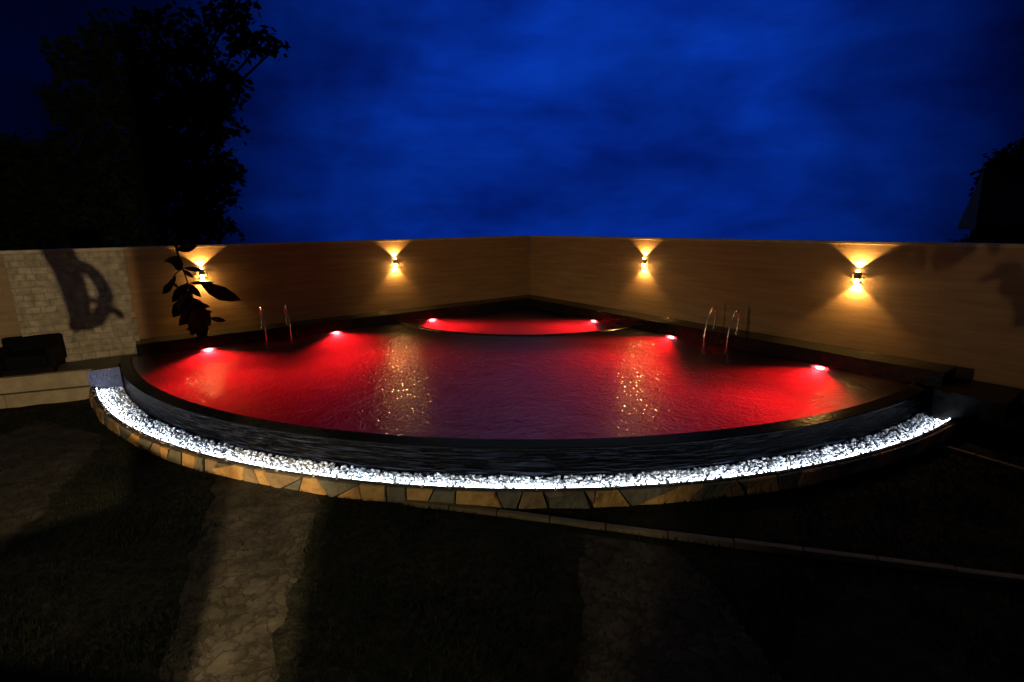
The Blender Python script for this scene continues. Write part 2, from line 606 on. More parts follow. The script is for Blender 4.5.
# soft clouds
mp = N(nt, 'ShaderNodeMapping')
mp.inputs['Scale'].default_value = (1.0, 1.0, 2.6)
nt.links.new(nrmn.outputs[0], mp.inputs[0])
n1 = setin(N(nt, 'ShaderNodeTexNoise'), Scale=2.4, Detail=9, Roughness=0.58, Distortion=0.25)
nt.links.new(mp.outputs[0], n1.inputs['Vector'])
cr = N(nt, 'ShaderNodeMapRange')
cr.inputs['From Min'].default_value = 0.32
cr.inputs['From Max'].default_value = 0.68
cr.inputs['To Min'].default_value = 0.52
cr.inputs['To Max'].default_value = 1.5
nt.links.new(n1.outputs[0], cr.inputs['Value'])
mul = N(nt, 'ShaderNodeMath', operation='MULTIPLY')
nt.links.new(lobe.outputs[0], mul.inputs[0])
nt.links.new(cr.outputs[0], mul.inputs[1])
# thin streaks drawn across the sky
mp3 = N(nt, 'ShaderNodeMapping')
mp3.inputs['Rotation'].default_value = (0.35, 0.5, 0.7)
mp3.inputs['Scale'].default_value = (1.2, 6.0, 3.0)
nt.links.new(nrmn.outputs[0], mp3.inputs[0])
n3_ = setin(N(nt, 'ShaderNodeTexNoise'), Scale=1.6, Detail=6, Roughness=0.55, Distortion=0.4)
nt.links.new(mp3.outputs[0], n3_.inputs['Vector'])
cr3 = N(nt, 'ShaderNodeMapRange')
cr3.inputs['From Min'].default_value = 0.40
cr3.inputs['From Max'].default_value = 0.72
cr3.inputs['To Min'].default_value = 0.9
cr3.inputs['To Max'].default_value = 1.5
nt.links.new(n3_.outputs[0], cr3.inputs['Value'])
mulw = N(nt, 'ShaderNodeMath', operation='MULTIPLY')
nt.links.new(mul.outputs[0], mulw.inputs[0])
nt.links.new(cr3.outputs[0], mulw.inputs[1])
mul = mulw
# cloud parts are a little paler than clear parts
cm = N(nt, 'ShaderNodeMixRGB')
cm.inputs[1].default_value = (0.002, 0.048, 1.0, 1)
cm.inputs[2].default_value = (0.006, 0.115, 1.0, 1)
nt.links.new(n1.outputs[0], cm.inputs[0])
grey = N(nt, 'ShaderNodeMapRange')      # luminance of the dusk sky keeps its own falloff, gently
grey.inputs['From Min'].default_value = 0.0
grey.inputs['From Max'].default_value = 0.4
grey.inputs['To Min'].default_value = 0.8
grey.inputs['To Max'].default_value = 1.15
nt.links.new(bw.outputs[0], grey.inputs['Value'])
mul2 = N(nt, 'ShaderNodeMath', operation='MULTIPLY')
nt.links.new(mul.outputs[0], mul2.inputs[0])
nt.links.new(grey.outputs[0], mul2.inputs[1])
# added pale grey mauve sky patch above the view, reflected by the water
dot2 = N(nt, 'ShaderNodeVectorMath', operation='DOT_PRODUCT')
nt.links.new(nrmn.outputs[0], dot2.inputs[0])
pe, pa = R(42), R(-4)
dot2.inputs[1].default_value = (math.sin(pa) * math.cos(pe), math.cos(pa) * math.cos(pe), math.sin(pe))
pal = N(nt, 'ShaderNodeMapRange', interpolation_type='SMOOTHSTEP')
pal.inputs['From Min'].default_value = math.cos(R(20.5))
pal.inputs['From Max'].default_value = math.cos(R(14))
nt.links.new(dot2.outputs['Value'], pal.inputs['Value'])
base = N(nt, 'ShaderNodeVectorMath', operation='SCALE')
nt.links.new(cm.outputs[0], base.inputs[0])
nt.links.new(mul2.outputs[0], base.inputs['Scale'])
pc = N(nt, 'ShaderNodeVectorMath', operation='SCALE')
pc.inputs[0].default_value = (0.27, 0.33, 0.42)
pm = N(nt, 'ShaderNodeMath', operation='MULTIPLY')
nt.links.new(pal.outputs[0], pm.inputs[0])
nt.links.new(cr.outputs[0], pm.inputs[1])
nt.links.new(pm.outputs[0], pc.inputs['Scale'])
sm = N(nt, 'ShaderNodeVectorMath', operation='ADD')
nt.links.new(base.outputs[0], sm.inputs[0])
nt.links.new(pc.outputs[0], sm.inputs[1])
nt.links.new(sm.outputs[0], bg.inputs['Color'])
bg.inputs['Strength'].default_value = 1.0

sun = bpy.data.lights.new('moonlight', 'SUN')
sun.energy = 0.004
sun.angle = R(0.5)
sun.color = (0.7, 0.8, 1.0)
so = link(bpy.data.objects.new('moonlight', sun))
so.rotation_euler = (R(50), 0, R(150))


def spot(name, loc, target, energy, col, size_deg, blend, radius=0.02, parent=None):
    l = bpy.data.lights.new(name, 'SPOT')
    l.energy = energy
    l.color = col
    l.spot_size = R(size_deg)
    l.spot_blend = blend
    l.shadow_soft_size = radius
    o = link(bpy.data.objects.new(name, l), parent)
    o.location = loc
    d = Vector(target) - Vector(loc)
    o.rotation_euler = d.to_track_quat('-Z', 'Y').to_euler()
    return o


# ------------------------------------------------------------------ ground (with an opening where the pool stands)
def footprint():
    pts = [Vector((0.0, 0.12))]
    pts.append(Vector(wl(11.2, -0.1)[:2]))
    for i in range(61):
        a = R(-134.5) + (R(-45.5) - R(-134.5)) * i / 60
        pts.append(Vector(pol(10.62, a)[:2]))
    pts.append(Vector(wr(11.2, -0.1)[:2]))
    return pts


FP = footprint()
O2 = Vector((0.0, -6.0))


def ray_fp(ang):
    d = Vector((math.cos(ang), math.sin(ang)))
    best = None
    for i in range(len(FP)):
        a, b = FP[i] - O2, FP[(i + 1) % len(FP)] - O2
        e = b - a
        den = d.x * e.y - d.y * e.x
        if abs(den) < 1e-9:
            continue
        t = (a.x * e.y - a.y * e.x) / den
        s = (a.x * d.y - a.y * d.x) / den
        if t > 0 and -1e-6 <= s <= 1 + 1e-6 and (best is None or t < best):
            best = t
    return best


bm = bmesh.new()
NA = 360
rows = []
for i in range(NA):
    a = 2 * PI * i / NA
    r0 = ray_fp(a)
    d = Vector((math.cos(a), math.sin(a)))
    row = []
    for k, add in enumerate((0, 0.25, 0.5, 0.75, 1.0, 1.25, 1.5, 1.75, 2.0, 2.3, 2.6, 3.0, 3.5, 4.2, 5.5, 8, 14, 30, 80, 400)):
        p = O2 + d * (r0 + add)
        z = GROUND
        if d.y > -0.35:      # beyond the walls the hillside falls away
            z -= 0.055 * max(0.0, add - 1.0) * min(1.0, (d.y + 0.35) / 0.3)
        elif 0.2 < add < 5:
            z -= 0.07 * min(1.0, max(0.0, (-5.4 - p.x) / 1.0))
            z += 0.018 * mnoise.noise(Vector((p.x * 2.1, p.y * 2.1, 3.0)))
        row.append(bm.verts.new((p.x, p.y, z)))
    rows.append(row)
for i in range(NA):
    p, q = rows[i], rows[(i + 1) % NA]
    for k in range(len(p) - 1):
        bm.faces.new((p[k], q[k], q[k + 1], p[k + 1]))
kind(obj('ground', bm, M['ground'], smooth=True), 'structure', 'dark uneven lawn ground in front of the pool', 'ground')

# pale soil sheets with the lamplight bands on the lawn put into their colour


def lit_strip_mat():
    m, nt, b = mat('lit_strip_soil')
    tc = N(nt, 'ShaderNodeTexCoord')
    n1 = setin(N(nt, 'ShaderNodeTexNoise'), Scale=3.0, Detail=9, Roughness=0.7)
    nt.links.new(tc.outputs['Object'], n1.inputs['Vector'])
    wv = N(nt, 'ShaderNodeMixRGB', blend_type='LINEAR_LIGHT')
    wv.inputs[0].default_value = 0.3
    nt.links.new(tc.outputs['Object'], wv.inputs[1])
    nt.links.new(n1.outputs['Color'], wv.inputs[2])
    vo = setin(N(nt, 'ShaderNodeTexVoronoi', feature='DISTANCE_TO_EDGE'), Scale=5.5)
    nt.links.new(wv.outputs[0], vo.inputs['Vector'])
    rp = ramp(nt, [(0.28, (0.020, 0.017, 0.010)), (0.5, (0.048, 0.040, 0.026)), (0.72, (0.092, 0.076, 0.053))])
    nt.links.new(n1.outputs[0], rp.inputs[0])
    r2 = ramp(nt, [(0.0, (0.35, 0.35, 0.33)), (0.09, (1, 1, 1))])
    nt.links.new(vo.outputs['Distance'], r2.inputs[0])
    mx = N(nt, 'ShaderNodeMixRGB', blend_type='MULTIPLY')
    mx.inputs[0].default_value = 0.28
    nt.links.new(rp.outputs[0], mx.inputs[1])
    nt.links.new(r2.outputs[0], mx.inputs[2])
    nt.links.new(mx.outputs[0], b.inputs['Base Color'])
    ad = N(nt, 'ShaderNodeMath', operation='MULTIPLY_ADD')
    ad.inputs[1].default_value = 0.2
    nt.links.new(r2.outputs[0], ad.inputs[0])
    nt.links.new(n1.outputs[0], ad.inputs[2])
    bp = setin(N(nt, 'ShaderNodeBump'), Strength=1.0, Distance=0.05)
    nt.links.new(ad.outputs[0], bp.inputs['Height'])
    nt.links.new(bp.outputs[0], b.inputs['Normal'])
    b.inputs['Roughness'].default_value = 0.95
    b.inputs['Specular IOR Level'].default_value = 0.1
    return m


M['path'] = lit_strip_mat()
LIT_STRIPS = [((-7.2, -10.05), (-7.0, -15.6), (-5.05, -10.75), (-2.0, -15.6)),
         ((-2.75, -11.42), (-0.05, -15.6), (-1.0, -11.78), (0.55, -15.6)),
         ((2.0, -12.2), (1.9, -15.6), (3.0, -12.3), (4.2, -15.6))]


def lit_strip_edge(pth, t, side, seed):
    a, b = (pth[0], pth[1]) if side < 0 else (pth[2], pth[3])
    x = a[0] + (b[0] - a[0]) * t
    y = a[1] + (b[1] - a[1]) * t
    return (x + 0.16 * mnoise.noise(Vector((x * 2.1, y * 2.1, seed))) + 0.05 * mnoise.noise(Vector((x * 8, y * 8, seed))), y)


for ip, pth in enumerate(LIT_STRIPS):
    bm = bmesh.new()
    prev = None
    for i in range(61):
        t = i / 60
        l, r_ = lit_strip_edge(pth, t, -1, ip * 2.0), lit_strip_edge(pth, t, 1, ip * 2.0 + 1)
        row = []
        for k in range(9):
            x, y = l[0] + (r_[0] - l[0]) * k / 8, l[1] + (r_[1] - l[1]) * k / 8
            z = GROUND - 0.07 * min(1.0, max(0.0, (-5.4 - x) / 1.0)) + 0.014
            z += 0.018 * mnoise.noise(Vector((x * 2.1, y * 2.1, 3.0)))
            row.append(bm.verts.new((x, y, z if 0 < k < 8 else z - 0.02)))
        if prev:
            for k in range(8):
                bm.faces.new((prev[k], prev[k + 1], row[k + 1], row[k]))
        prev = row
    kind(obj('path', bm, M['path'], smooth=True), 'structure', 'strip of lawn towards the pool with lamp light painted in as pale soil colour', 'path')


def in_lit_strip(x, y):
    for ip, pth in enumerate(LIT_STRIPS):
        y0, y1 = (pth[0][1] + pth[2][1]) / 2, -15.6
        t = (y - y0) / (y1 - y0)
        if 0 <= t <= 1:
            l, r_ = lit_strip_edge(pth, t, -1, ip * 2.0)[0], lit_strip_edge(pth, t, 1, ip * 2.0 + 1)[0]
            if l < x < r_:
                return min(x - l, r_ - x)
    return -1.0


# grass blades (uncountable)
rng = random.Random(3)
bm = bmesh.new()
cnt = 0
while cnt < 60000:
    x, y = rng.uniform(-7.8, 9.5), rng.uniform(-15.2, -8.0)
    rr = math.hypot(x - CEN.x, y - CEN.y)
    if rr < CURB_OUT + 0.03 or (x < -7.0 and y > -10.0 + (x + 8.3) * 0.55 - 0.3) or (x > 7.0 and y > -9.6):
        continue
    ip_ = in_lit_strip(x, y)
    if ip_ > 0 and rng.random() > 0.16 + 0.8 * max(0.0, 1 - ip_ / 0.42):
        continue
    dens = 0.5 + 0.9 * mnoise.noise(Vector((x * 1.3, y * 1.3, 9.0))) + 0.5 * mnoise.noise(Vector((x * 5, y * 5, 2.0)))
    if rng.random() > dens:
        continue
    h = rng.uniform(0.02, 0.055) * (0.7 + 0.6 * max(0, dens))
    a = rng.uniform(0, 2 * PI)
    lean = rng.uniform(0.1, 0.9) * h
    b2 = a + rng.uniform(1.2, 1.9)
    wd = rng.uniform(0.004, 0.008)
    c = Vector((x, y, GROUND - 0.07 * min(1.0, max(0.0, (-5.4 - x) / 1.0)) - 0.01))
    s = Vector((math.cos(b2), math.sin(b2), 0)) * wd
    tip = c + Vector((math.cos(a) * lean, math.sin(a) * lean, h + 0.01))
    bm.faces.new([bm.verts.new(p) for p in (c - s, c + s, tip)])
    cnt += 1
kind(obj('grass', bm, M['grass']), 'stuff', 'short dark grass covering the lawn before the pool', 'grass')

# ------------------------------------------------------------------ boundary walls
def lx(o, rz, p):           # place an object by its wall frame
    o.location = (p[0], p[1], 0)
    o.rotation_euler = (0, 0, rz)


# left wall: local x = distance from the corner towards the left end, negative; -y = towards the pool
LWALL = thing('boundary_wall', (0, 0, GROUND), 'long tan rendered garden wall left of the corner, ending in a stone clad panel', 'wall', 'garden walls', rz=RZL)
LW_END = 16.0
bm = bmesh.new()
box(bm, -LW_END, -0.002, 0.0, 0.24, -0.05, WALL_H - 0.05 - GROUND)
obj('wall_body', bm, M['wall'], LWALL)
bm = bmesh.new()
box(bm, -LW_END, -0.02, -0.025, 0.265, WALL_H - 0.05 - GROUND + 0.002, WALL_H - GROUND, 0.006)
obj('wall_cap', bm, M['cap'], LWALL)
bm = bmesh.new()
box(bm, -12.45, -10.68, -0.20, -0.003, 0.3, WALL_H - GROUND - 0.06, 0.008)
obj('stone_panel', bm, M['stone_panel'], LWALL)
bm = bmesh.new()
box(bm, -12.47, -10.66, -0.225, -0.026, WALL_H - GROUND - 0.058, WALL_H - GROUND + 0.003, 0.006)
obj('panel_cap', bm, M['cap'], LWALL)

RWALL = thing('boundary_wall', (0, 0, GROUND), 'long tan rendered garden wall right of the corner, with leaf shadows at its far end', 'wall', 'garden walls', rz=RZR)
bm = bmesh.new()
box(bm, 0.25, 18.0, 0.0, 0.24, -0.05, WALL_H - 0.05 - GROUND)
box(bm, 0.002, 0.25, 0.0, 0.22, -0.05, WALL_H - 0.05 - GROUND)
obj('wall_body', bm, M['wall'], RWALL)
bm = bmesh.new()
box(bm, 0.03, 18.0, -0.025, 0.265, WALL_H - 0.05 - GROUND + 0.002, WALL_H - GROUND + 0.001, 0.006)
obj('wall_cap', bm, M['cap'], RWALL)

# ------------------------------------------------------------------ the pool
POOL = thing('swimming_pool', (0, 0, GROUND), 'quarter round swimming pool glowing red, with a black infinity edge and white pebble gutter', 'pool')
A0, A1 = R(-135.6), R(-43.9)


def shift(v):
    return (v[0], v[1])


def ring_hit(d0, off, left, r):
    lo, hi = 3.0, 14.0
    f = wl if left else wr
    for _ in range(50):
        m_ = (lo + hi) / 2
        p = f(m_, off)
        if math.hypot(p.x - CEN.x, p.y - CEN.y) < r:
            lo = m_
        else:
            hi = m_
    return lo


OC = Vector((0, -LEDGE_W / math.sin(HA)))      # inner corner of the water
tipL = wl(ring_hit(0, LEDGE_W, True, R_IN + 0.01), LEDGE_W)
tipR = wr(ring_hit(0, LEDGE_W, False, R_IN + 0.01), LEDGE_W)
aL = math.atan2(tipL.y - CEN.y, tipL.x - CEN.x)
aR = math.atan2(tipR.y - CEN.y, tipR.x - CEN.x)


def sector(r, n=72):
    pts = [(OC.x, OC.y)]
    for i in range(n + 1):
        a = aL + (aR - aL) * i / n
        p = pol(r, a)
        pts.append((p.x, p.y))
    return pts


DEEP, SHALLOW = -1.35, -0.62


def P(o):       # children of the pool are built in world coordinates
    o.matrix_parent_inverse = Matrix.Translation((0, 0, -GROUND))
    return o


bm = bmesh.new()
bm.faces.new([bm.verts.new((x, y, DEEP)) for x, y in sector(R_IN + 0.05)])
P(obj('basin_floor', bm, M['basin'], POOL))
# corner pool for children: raised floor inside a low round rim
R_SPA = 4.10
bm = bmesh.new()
spts = [(OC.x, OC.y - 0.003)]
ds = [ring_hit(0, LEDGE_W, True, R_SPA), ring_hit(0, LEDGE_W, False, R_SPA)]
sl, sr = wl(ds[0], LEDGE_W), wr(ds[1], LEDGE_W)
b0 = math.atan2(sl.y - CEN.y, sl.x - CEN.x)
b1 = math.atan2(sr.y - CEN.y, sr.x - CEN.x)
for i in range(41):
    a = b0 + (b1 - b0) * i / 40
    p = pol(R_SPA, a)
    spts.append((p.x, p.y))
prism(bm, spts, DEEP + 0.003, SHALLOW)
P(obj('shallow_floor', bm, M['basin'], POOL))
bm = bmesh.new()
ring_profile(bm, [(R_SPA + 0.002, DEEP + 0.003), (R_SPA + 0.13, DEEP + 0.003), (R_SPA + 0.13, 0.012), (R_SPA + 0.11, 0.024), (R_SPA + 0.02, 0.024), (R_SPA + 0.002, 0.012)], b0 - 0.01, b1 + 0.01, 48)
P(obj('shallow_pool_rim', bm, M['ledge'], POOL))

# side ledges along the two walls (also the basin sides)
LEND, REND = 10.75, 11.2
bm = bmesh.new()
box(bm, -LEND, -0.0, -LEDGE_W, -0.004, DEEP - 0.05, LEDGE_H, 0.012)
o = obj('tiled_ledge', bm, M['ledge'], POOL)
P(o)
o.rotation_euler = (0, 0, RZL)
bm = bmesh.new()
box(bm, LEDGE_W * 1.02, REND, -LEDGE_W, -0.004, DEEP - 0.05, LEDGE_H + 0.001, 0.012)
o = obj('tiled_ledge', bm, M['ledge'], POOL)
P(o)
o.rotation_euler = (0, 0, RZR)

# infinity edge
bm = bmesh.new()
ring_profile(bm, [(R_IN, DEEP - 0.05), (R_IN, 0.008), (R_IN + 0.015, 0.022), (R_OUT + 0.0, -0.003), (R_OUT + 0.03, -0.008),
                  (R_OUT + 0.042, -0.018), (R_OUT + 0.04, -0.03), (R_OUT - 0.004, -0.034), (R_OUT - 0.004, DEEP - 0.05)], A0, A1, 120)
P(obj('infinity_edge', bm, M['weir'], POOL, smooth=False))
bm = bmesh.new()
ring_profile(bm, [(R_OUT - 0.002, -0.037), (R_OUT + 0.022, -0.037), (R_OUT + 0.03, -0.5), (R_OUT - 0.002, -0.5)], A0, A1, 160)
P(obj('edge_facing', bm, M['weir_face'], POOL))
# gutter trough and its stone kerb
G0, G1 = R(-131.6), R(-43.6)
bm = bmesh.new()
ring_profile(bm, [(R_OUT + 0.031, -0.60), (GUT_OUT - 0.002, -0.60), (GUT_OUT - 0.002, -0.44), (R_OUT + 0.031, -0.44)], G0, G1, 100)
P(obj('gutter_bed', bm, M['mortar'], POOL))
bm = bmesh.new()
ring_profile(bm, [(GUT_OUT, -0.64), (CURB_OUT, -0.64), (CURB_OUT, -0.302), (CURB_OUT - 0.008, -0.292), (GUT_OUT + 0.008, -0.292), (GUT_OUT, -0.302)], G0, G1, 120)
P(obj('gutter_kerb', bm, M['mortar'], POOL))
# end plates of the gutter
for g, s, m_ in ((G0, -1, M['gutter_tile']), (G1, 1, M['grey_tile'])):
    bm = bmesh.new()
    box(bm, R_OUT + 0.05, CURB_OUT + 0.02, -0.05, 0.0, -0.62, 0.005, 0.006)
    o = obj('gutter_end', bm, m_, POOL)
    P(o)
    o.location = (CEN.x, CEN.y, 0)
    o.rotation_euler = (0, 0, g)
    if s > 0:
        o.rotation_euler = (0, 0, g)
        for v in o.data.vertices:
            v.co.y += 0.052

# flagstone facing round the outside of the kerb
rng = random.Random(12)
bm = bmesh.new()
zt, zb = -0.304, -0.515
s_pos = G0 + 0.004
prev_slant = 0.0
last = -1
R0f, R1f = CURB_OUT + 0.001, CURB_OUT + 0.03


def slab(bm, corners, mi, bulge):
    """corners: (angle, z) going round; a slab standing proud of the kerb"""
    ca = sum(c[0] for c in corners) / len(corners)
    cz = sum(c[1] for c in corners) / len(corners)
    inner, mid, outer = [], [], []
    for a, z in corners:
        inner.append(bm.verts.new(pol(R0f, a, z)))
        mid.append(bm.verts.new(pol(R1f + bulge - 0.008, a, z)))
        outer.append(bm.verts.new(pol(R1f + bulge + rng.uniform(-0.008, 0.012), a + (ca - a) * rng.uniform(0.04, 0.14), z + (cz - z) * rng.uniform(0.05, 0.16))))
    k = len(corners)
    for p, q in ((inner, mid), (mid, outer)):
        for i in range(k):
            f = bm.faces.new((p[i], p[(i + 1) % k], q[(i + 1) % k], q[i]))
            f.material_index = mi
    f = bm.faces.new(outer)
    f.material_index = mi


while s_pos < G1 - 0.02:
    wd = rng.choice((0.16, 0.22, 0.28, 0.34, 0.46, 0.52)) * rng.uniform(0.85, 1.15) / 10.72
    e = min(s_pos + wd, G1 - 0.002)
    sl_ = rng.uniform(-0.09, 0.09) / 10.72
    if e > G1 - 0.02:
        sl_ = 0
    g = 0.009 / 10.72
    ch = [c for c in (0, 0, 1, 1, 2) if c != last]
    mi = rng.choice(ch)
    last = mi
    tl, bl, tr, br = s_pos + prev_slant, s_pos - prev_slant, e + sl_, e - sl_
    bulge = rng.uniform(0, 0.018)
    if wd * 10.72 > 0.38 and rng.random() < 0.75:
        q = rng.uniform(0.25, 0.75)
        m2 = rng.choice([c for c in (0, 1, 2) if c != mi])
        if rng.random() < 0.5:
            slab(bm, [(tl + g, zt), (tr - g, zt), (tl + (tr - tl) * q * 0.5, zb), (bl + g, zb)], mi, bulge)
            slab(bm, [(tr, zt - 0.01), (br - g, zb), (tl + (tr - tl) * q * 0.5 + 2.5 * g, zb)], m2, bulge * 0.6)
        else:
            k = zb + (zt - zb) * q
            slab(bm, [(tl + g, zt), (tl + (tr - tl) * q - g, zt), (bl + g, k)], m2, bulge)
            slab(bm, [(tl + (tr - tl) * q + g, zt), (tr - g, zt), (br - g, zb), (bl + g, zb), (bl + g, k - 0.02)], mi, bulge * 0.5)
    else:
        slab(bm, [(tl + g, zt), (tr - g, zt), (br - g, zb), (bl + g, zb)], mi, bulge)
    s_pos, prev_slant = e, sl_
P(obj('flagstone_facing', bm, [M['flag_orange'], M['flag_grey'], M['flag_brown']], POOL))

# water body: its sides and bottom lie inside the basin walls and floor
def off_line(offs, r):
    dl, dr_ = ring_hit(0, offs, True, r), ring_hit(0, offs, False, r)
    a, b = wl(dl, offs), wr(dr_, offs)
    t0, t1 = math.atan2(a.y - CEN.y, a.x - CEN.x), math.atan2(b.y - CEN.y, b.x - CEN.x)
    return [(0.0, -offs / math.sin(HA))] + [tuple(pol(r, t0 + (t1 - t0) * i / 72).xy) for i in range(73)]


bm = bmesh.new()
prism(bm, off_line(LEDGE_W - 0.02, R_IN + 0.02), DEEP - 0.03, 0.0)
kind(obj('water', bm, M['water']), 'structure', 'rippled pool water glowing red from underwater lamps', 'water')

# LED strip inside the kerb
bm = bmesh.new()
tube(bm, [pol(GUT_OUT - 0.016, G0 + 0.006 + (G1 - G0 - 0.03) * i / 120, -0.308) for i in range(121)], 0.009, 6)
tag(obj('light_strip', bm, M['led'], smooth=True), 'curved white LED strip glowing among pebbles along the gutter kerb', 'light strip')

# the strip's own light: narrow beams that look down on to the pebbles
NSEG = 26
for i in range(NSEG):
    a = G0 + 0.01 + (G1 - G0 - 0.035) * (i + 0.5) / NSEG
    l = bpy.data.lights.new('strip_beam', 'AREA')
    l.shape = 'RECTANGLE'
    l.size = (G1 - G0 - 0.035) / NSEG * GUT_OUT * 0.97
    l.size_y = 0.008
    l.spread = R(85)
    l.energy = (5.0 + 3.6 * mnoise.noise(Vector((i * 0.9, 2.0, 0)))) * (1.0 if i < NSEG - 4 else 0.55)
    l.color = (0.74, 0.85, 1.0)
    o = link(bpy.data.objects.new('strip_beam', l))
    o.location = pol(GUT_OUT - 0.012, a, -0.283)
    inward = Vector((-math.cos(a), -math.sin(a), -0.95)).normalized()
    tan = Vector((-math.sin(a), math.cos(a), 0))
    zz = -inward
    yy = zz.cross(tan)
    m4 = Matrix((tan, yy, zz)).transposed().to_4x4()
    m4.translation = o.location
    o.matrix_world = m4

# ------------------------------------------------------------------ pebbles


def pebble_mesh(name, seed, m):
    rng = random.Random(seed)
    bm = bmesh.new()
    bmesh.ops.create_icosphere(bm, subdivisions=2 if seed < 9 else 1, radius=1.0)
    sx, sy, sz = rng.uniform(0.85, 1.25), rng.uniform(0.75, 1.0), rng.uniform(0.55, 0.8)
    off = Vector((seed * 3.1, seed * 1.7, 0.4))
    for v in bm.verts:
        n = mnoise.noise(v.co * 1.3 + off)
        v.co = Vector((v.co.x * sx, v.co.y * sy, v.co.z * sz)) * (1 + 0.22 * n)
    me = bpy.data.meshes.new(name)
    bm.to_mesh(me)
    bm.free()
    me.materials.append(m)
    for p in me.polygons:
        p.use_smooth = True
    return me


PEB = [pebble_mesh('pebble', k + 1, M['pebble'] if k % 3 else M['pebble_grey']) for k in range(8)]
rng = random.Random(21)
plist = []
for layer in range(3):
    tgt = (2600, 3600, 3900)[layer]
    for _ in range(tgt):
        a = rng.uniform(G0 + 0.004, G1 - 0.004)
        t = rng.random()
        r = R_OUT + 0.06 + t * (GUT_OUT - 0.035 - R_OUT - 0.06)
        rad = rng.uniform(0.013, 0.027)
        z = -0.43 + 0.028 * layer + 0.012 * t + rng.uniform(0, 0.02) + 0.012 * mnoise.noise(Vector((a * 30, r * 6, 0)))
        if t > 0.93:
            z -= 0.02
        plist.append((pol(r, a, z), rad, layer))
for _ in range(240):        # strays lying on the kerb
    plist.append((pol(rng.uniform(GUT_OUT - 0.02, CURB_OUT - 0.012), rng.uniform(G0 + 0.01, G1 - 0.01), -0.292 + rng.uniform(0.0, 0.006)), rng.uniform(0.010, 0.022), 3))
top = [p for p in plist if p[2] == 2]
top.sort(key=lambda p: (p[0] - CAM).length / p[1])
near = top[:300]
nearset = {id(p) for p in near}
for p in near:
    o = bpy.data.objects.new('pebble', rng.choice(PEB))
    link(o)
    o.location = p[0]
    o.scale = (p[1],) * 3
    o.rotation_euler = (rng.uniform(-0.5, 0.5), rng.uniform(-0.5, 0.5), rng.uniform(0, 6.28))
    tag(o, 'small white pebble on top of the lit gutter bed below the infinity edge', 'pebble', 'pebbles in the lit gutter')
vs, fs, mis = [], [], []
for p in plist:
    if id(p) in nearset:
        continue
    me = PEB[rng.randrange(8)]
    mat_ = Matrix.Translation(p[0]) @ Matrix.Rotation(rng.uniform(0, 6.28), 4, 'Z') @ Matrix.Rotation(rng.uniform(-0.5, 0.5), 4, 'X') @ Matrix.Scale(p[1], 4)
    b = len(vs)
    vs.extend([(mat_ @ v.co)[:] for v in me.vertices])
    mi = 1 if me.materials[0] == M['pebble_grey'] else 0
    for q in me.polygons:
        fs.append([b + i for i in q.vertices])
        mis.append(mi)
me = bpy.data.meshes.new('pebble_fill')
me.from_pydata(vs, [], fs)
me.materials.append(M['pebble'])
me.materials.append(M['pebble_grey'])
me.polygons.foreach_set('material_index', mis)
me.polygons.foreach_set('use_smooth', [True] * len(fs))
o = link(bpy.data.objects.new('pebble_bed', me))
kind(o, 'stuff', 'bed of white pebbles filling the lit gutter', 'pebbles')

# ------------------------------------------------------------------ pool lights (underwater, in the ledge faces)


def pool_light(wallf, d, nrm, rz, label, energy, size=98, z=-0.16, down=0.28):
    p = wallf(d, LEDGE_W, z)
    t = thing('pool_light', p, label, 'pool light', 'underwater lamps along the pool walls', rz=rz)
    bm = bmesh.new()
    lathe(bm, [(0.165, 0.02), (0.17, -0.012), (0.16, -0.026), (0.142, -0.026), (0.138, -0.01), (0.138, 0.02)], 28, 'y')
    obj('rim', bm, M['lamp_ring'], t, smooth=False)
    bm = bmesh.new()
    lathe(bm, [(0.136, 0.01), (0.136, -0.012), (0.1, -0.02), (0.04, -0.025), (0.004, -0.026)], 28, 'y')
    lens = obj('lens', bm, M['red_lens'], t, smooth=True)
    bm = bmesh.new()
    lathe(bm, [(0.07, -0.0245), (0.06, -0.034), (0.03, -0.040), (0.004, -0.041)], 20, 'y')
    obj('bulb', bm, M['red_bulb'], lens, smooth=True)
    n3 = Vector((nrm.x, nrm.y, 0))
    pos = p + n3 * 0.06
    spot('pool_beam', pos, pos + n3 - Vector((0, 0, down)), energy * 12.0, (1.0, 0.006, 0.008), size, 0.6, 0.05)
    return t


pool_light(wl, 9.50, NL, RZL, 'red underwater lamp at the far left, below the leafy branch', 240)
pool_light(wl, 6.72, NL, RZL, 'red underwater lamp on the left wall between the ladder and the children pool', 240)
pool_light(wl, 4.02, NL, RZL, 'left red underwater lamp inside the shallow corner pool', 110, 120)
pool_light(wr, 9.45, NR, RZR, 'red underwater lamp at the far right, right of the right ladder', 240)
pool_light(wr, 6.20, NR, RZR, 'red underwater lamp on the right wall just left of the right ladder', 240)
pool_light(wr, 3.68, NR, RZR, 'right red underwater lamp inside the shallow corner pool', 110, 120)

# ------------------------------------------------------------------ wall lamps (up and down)


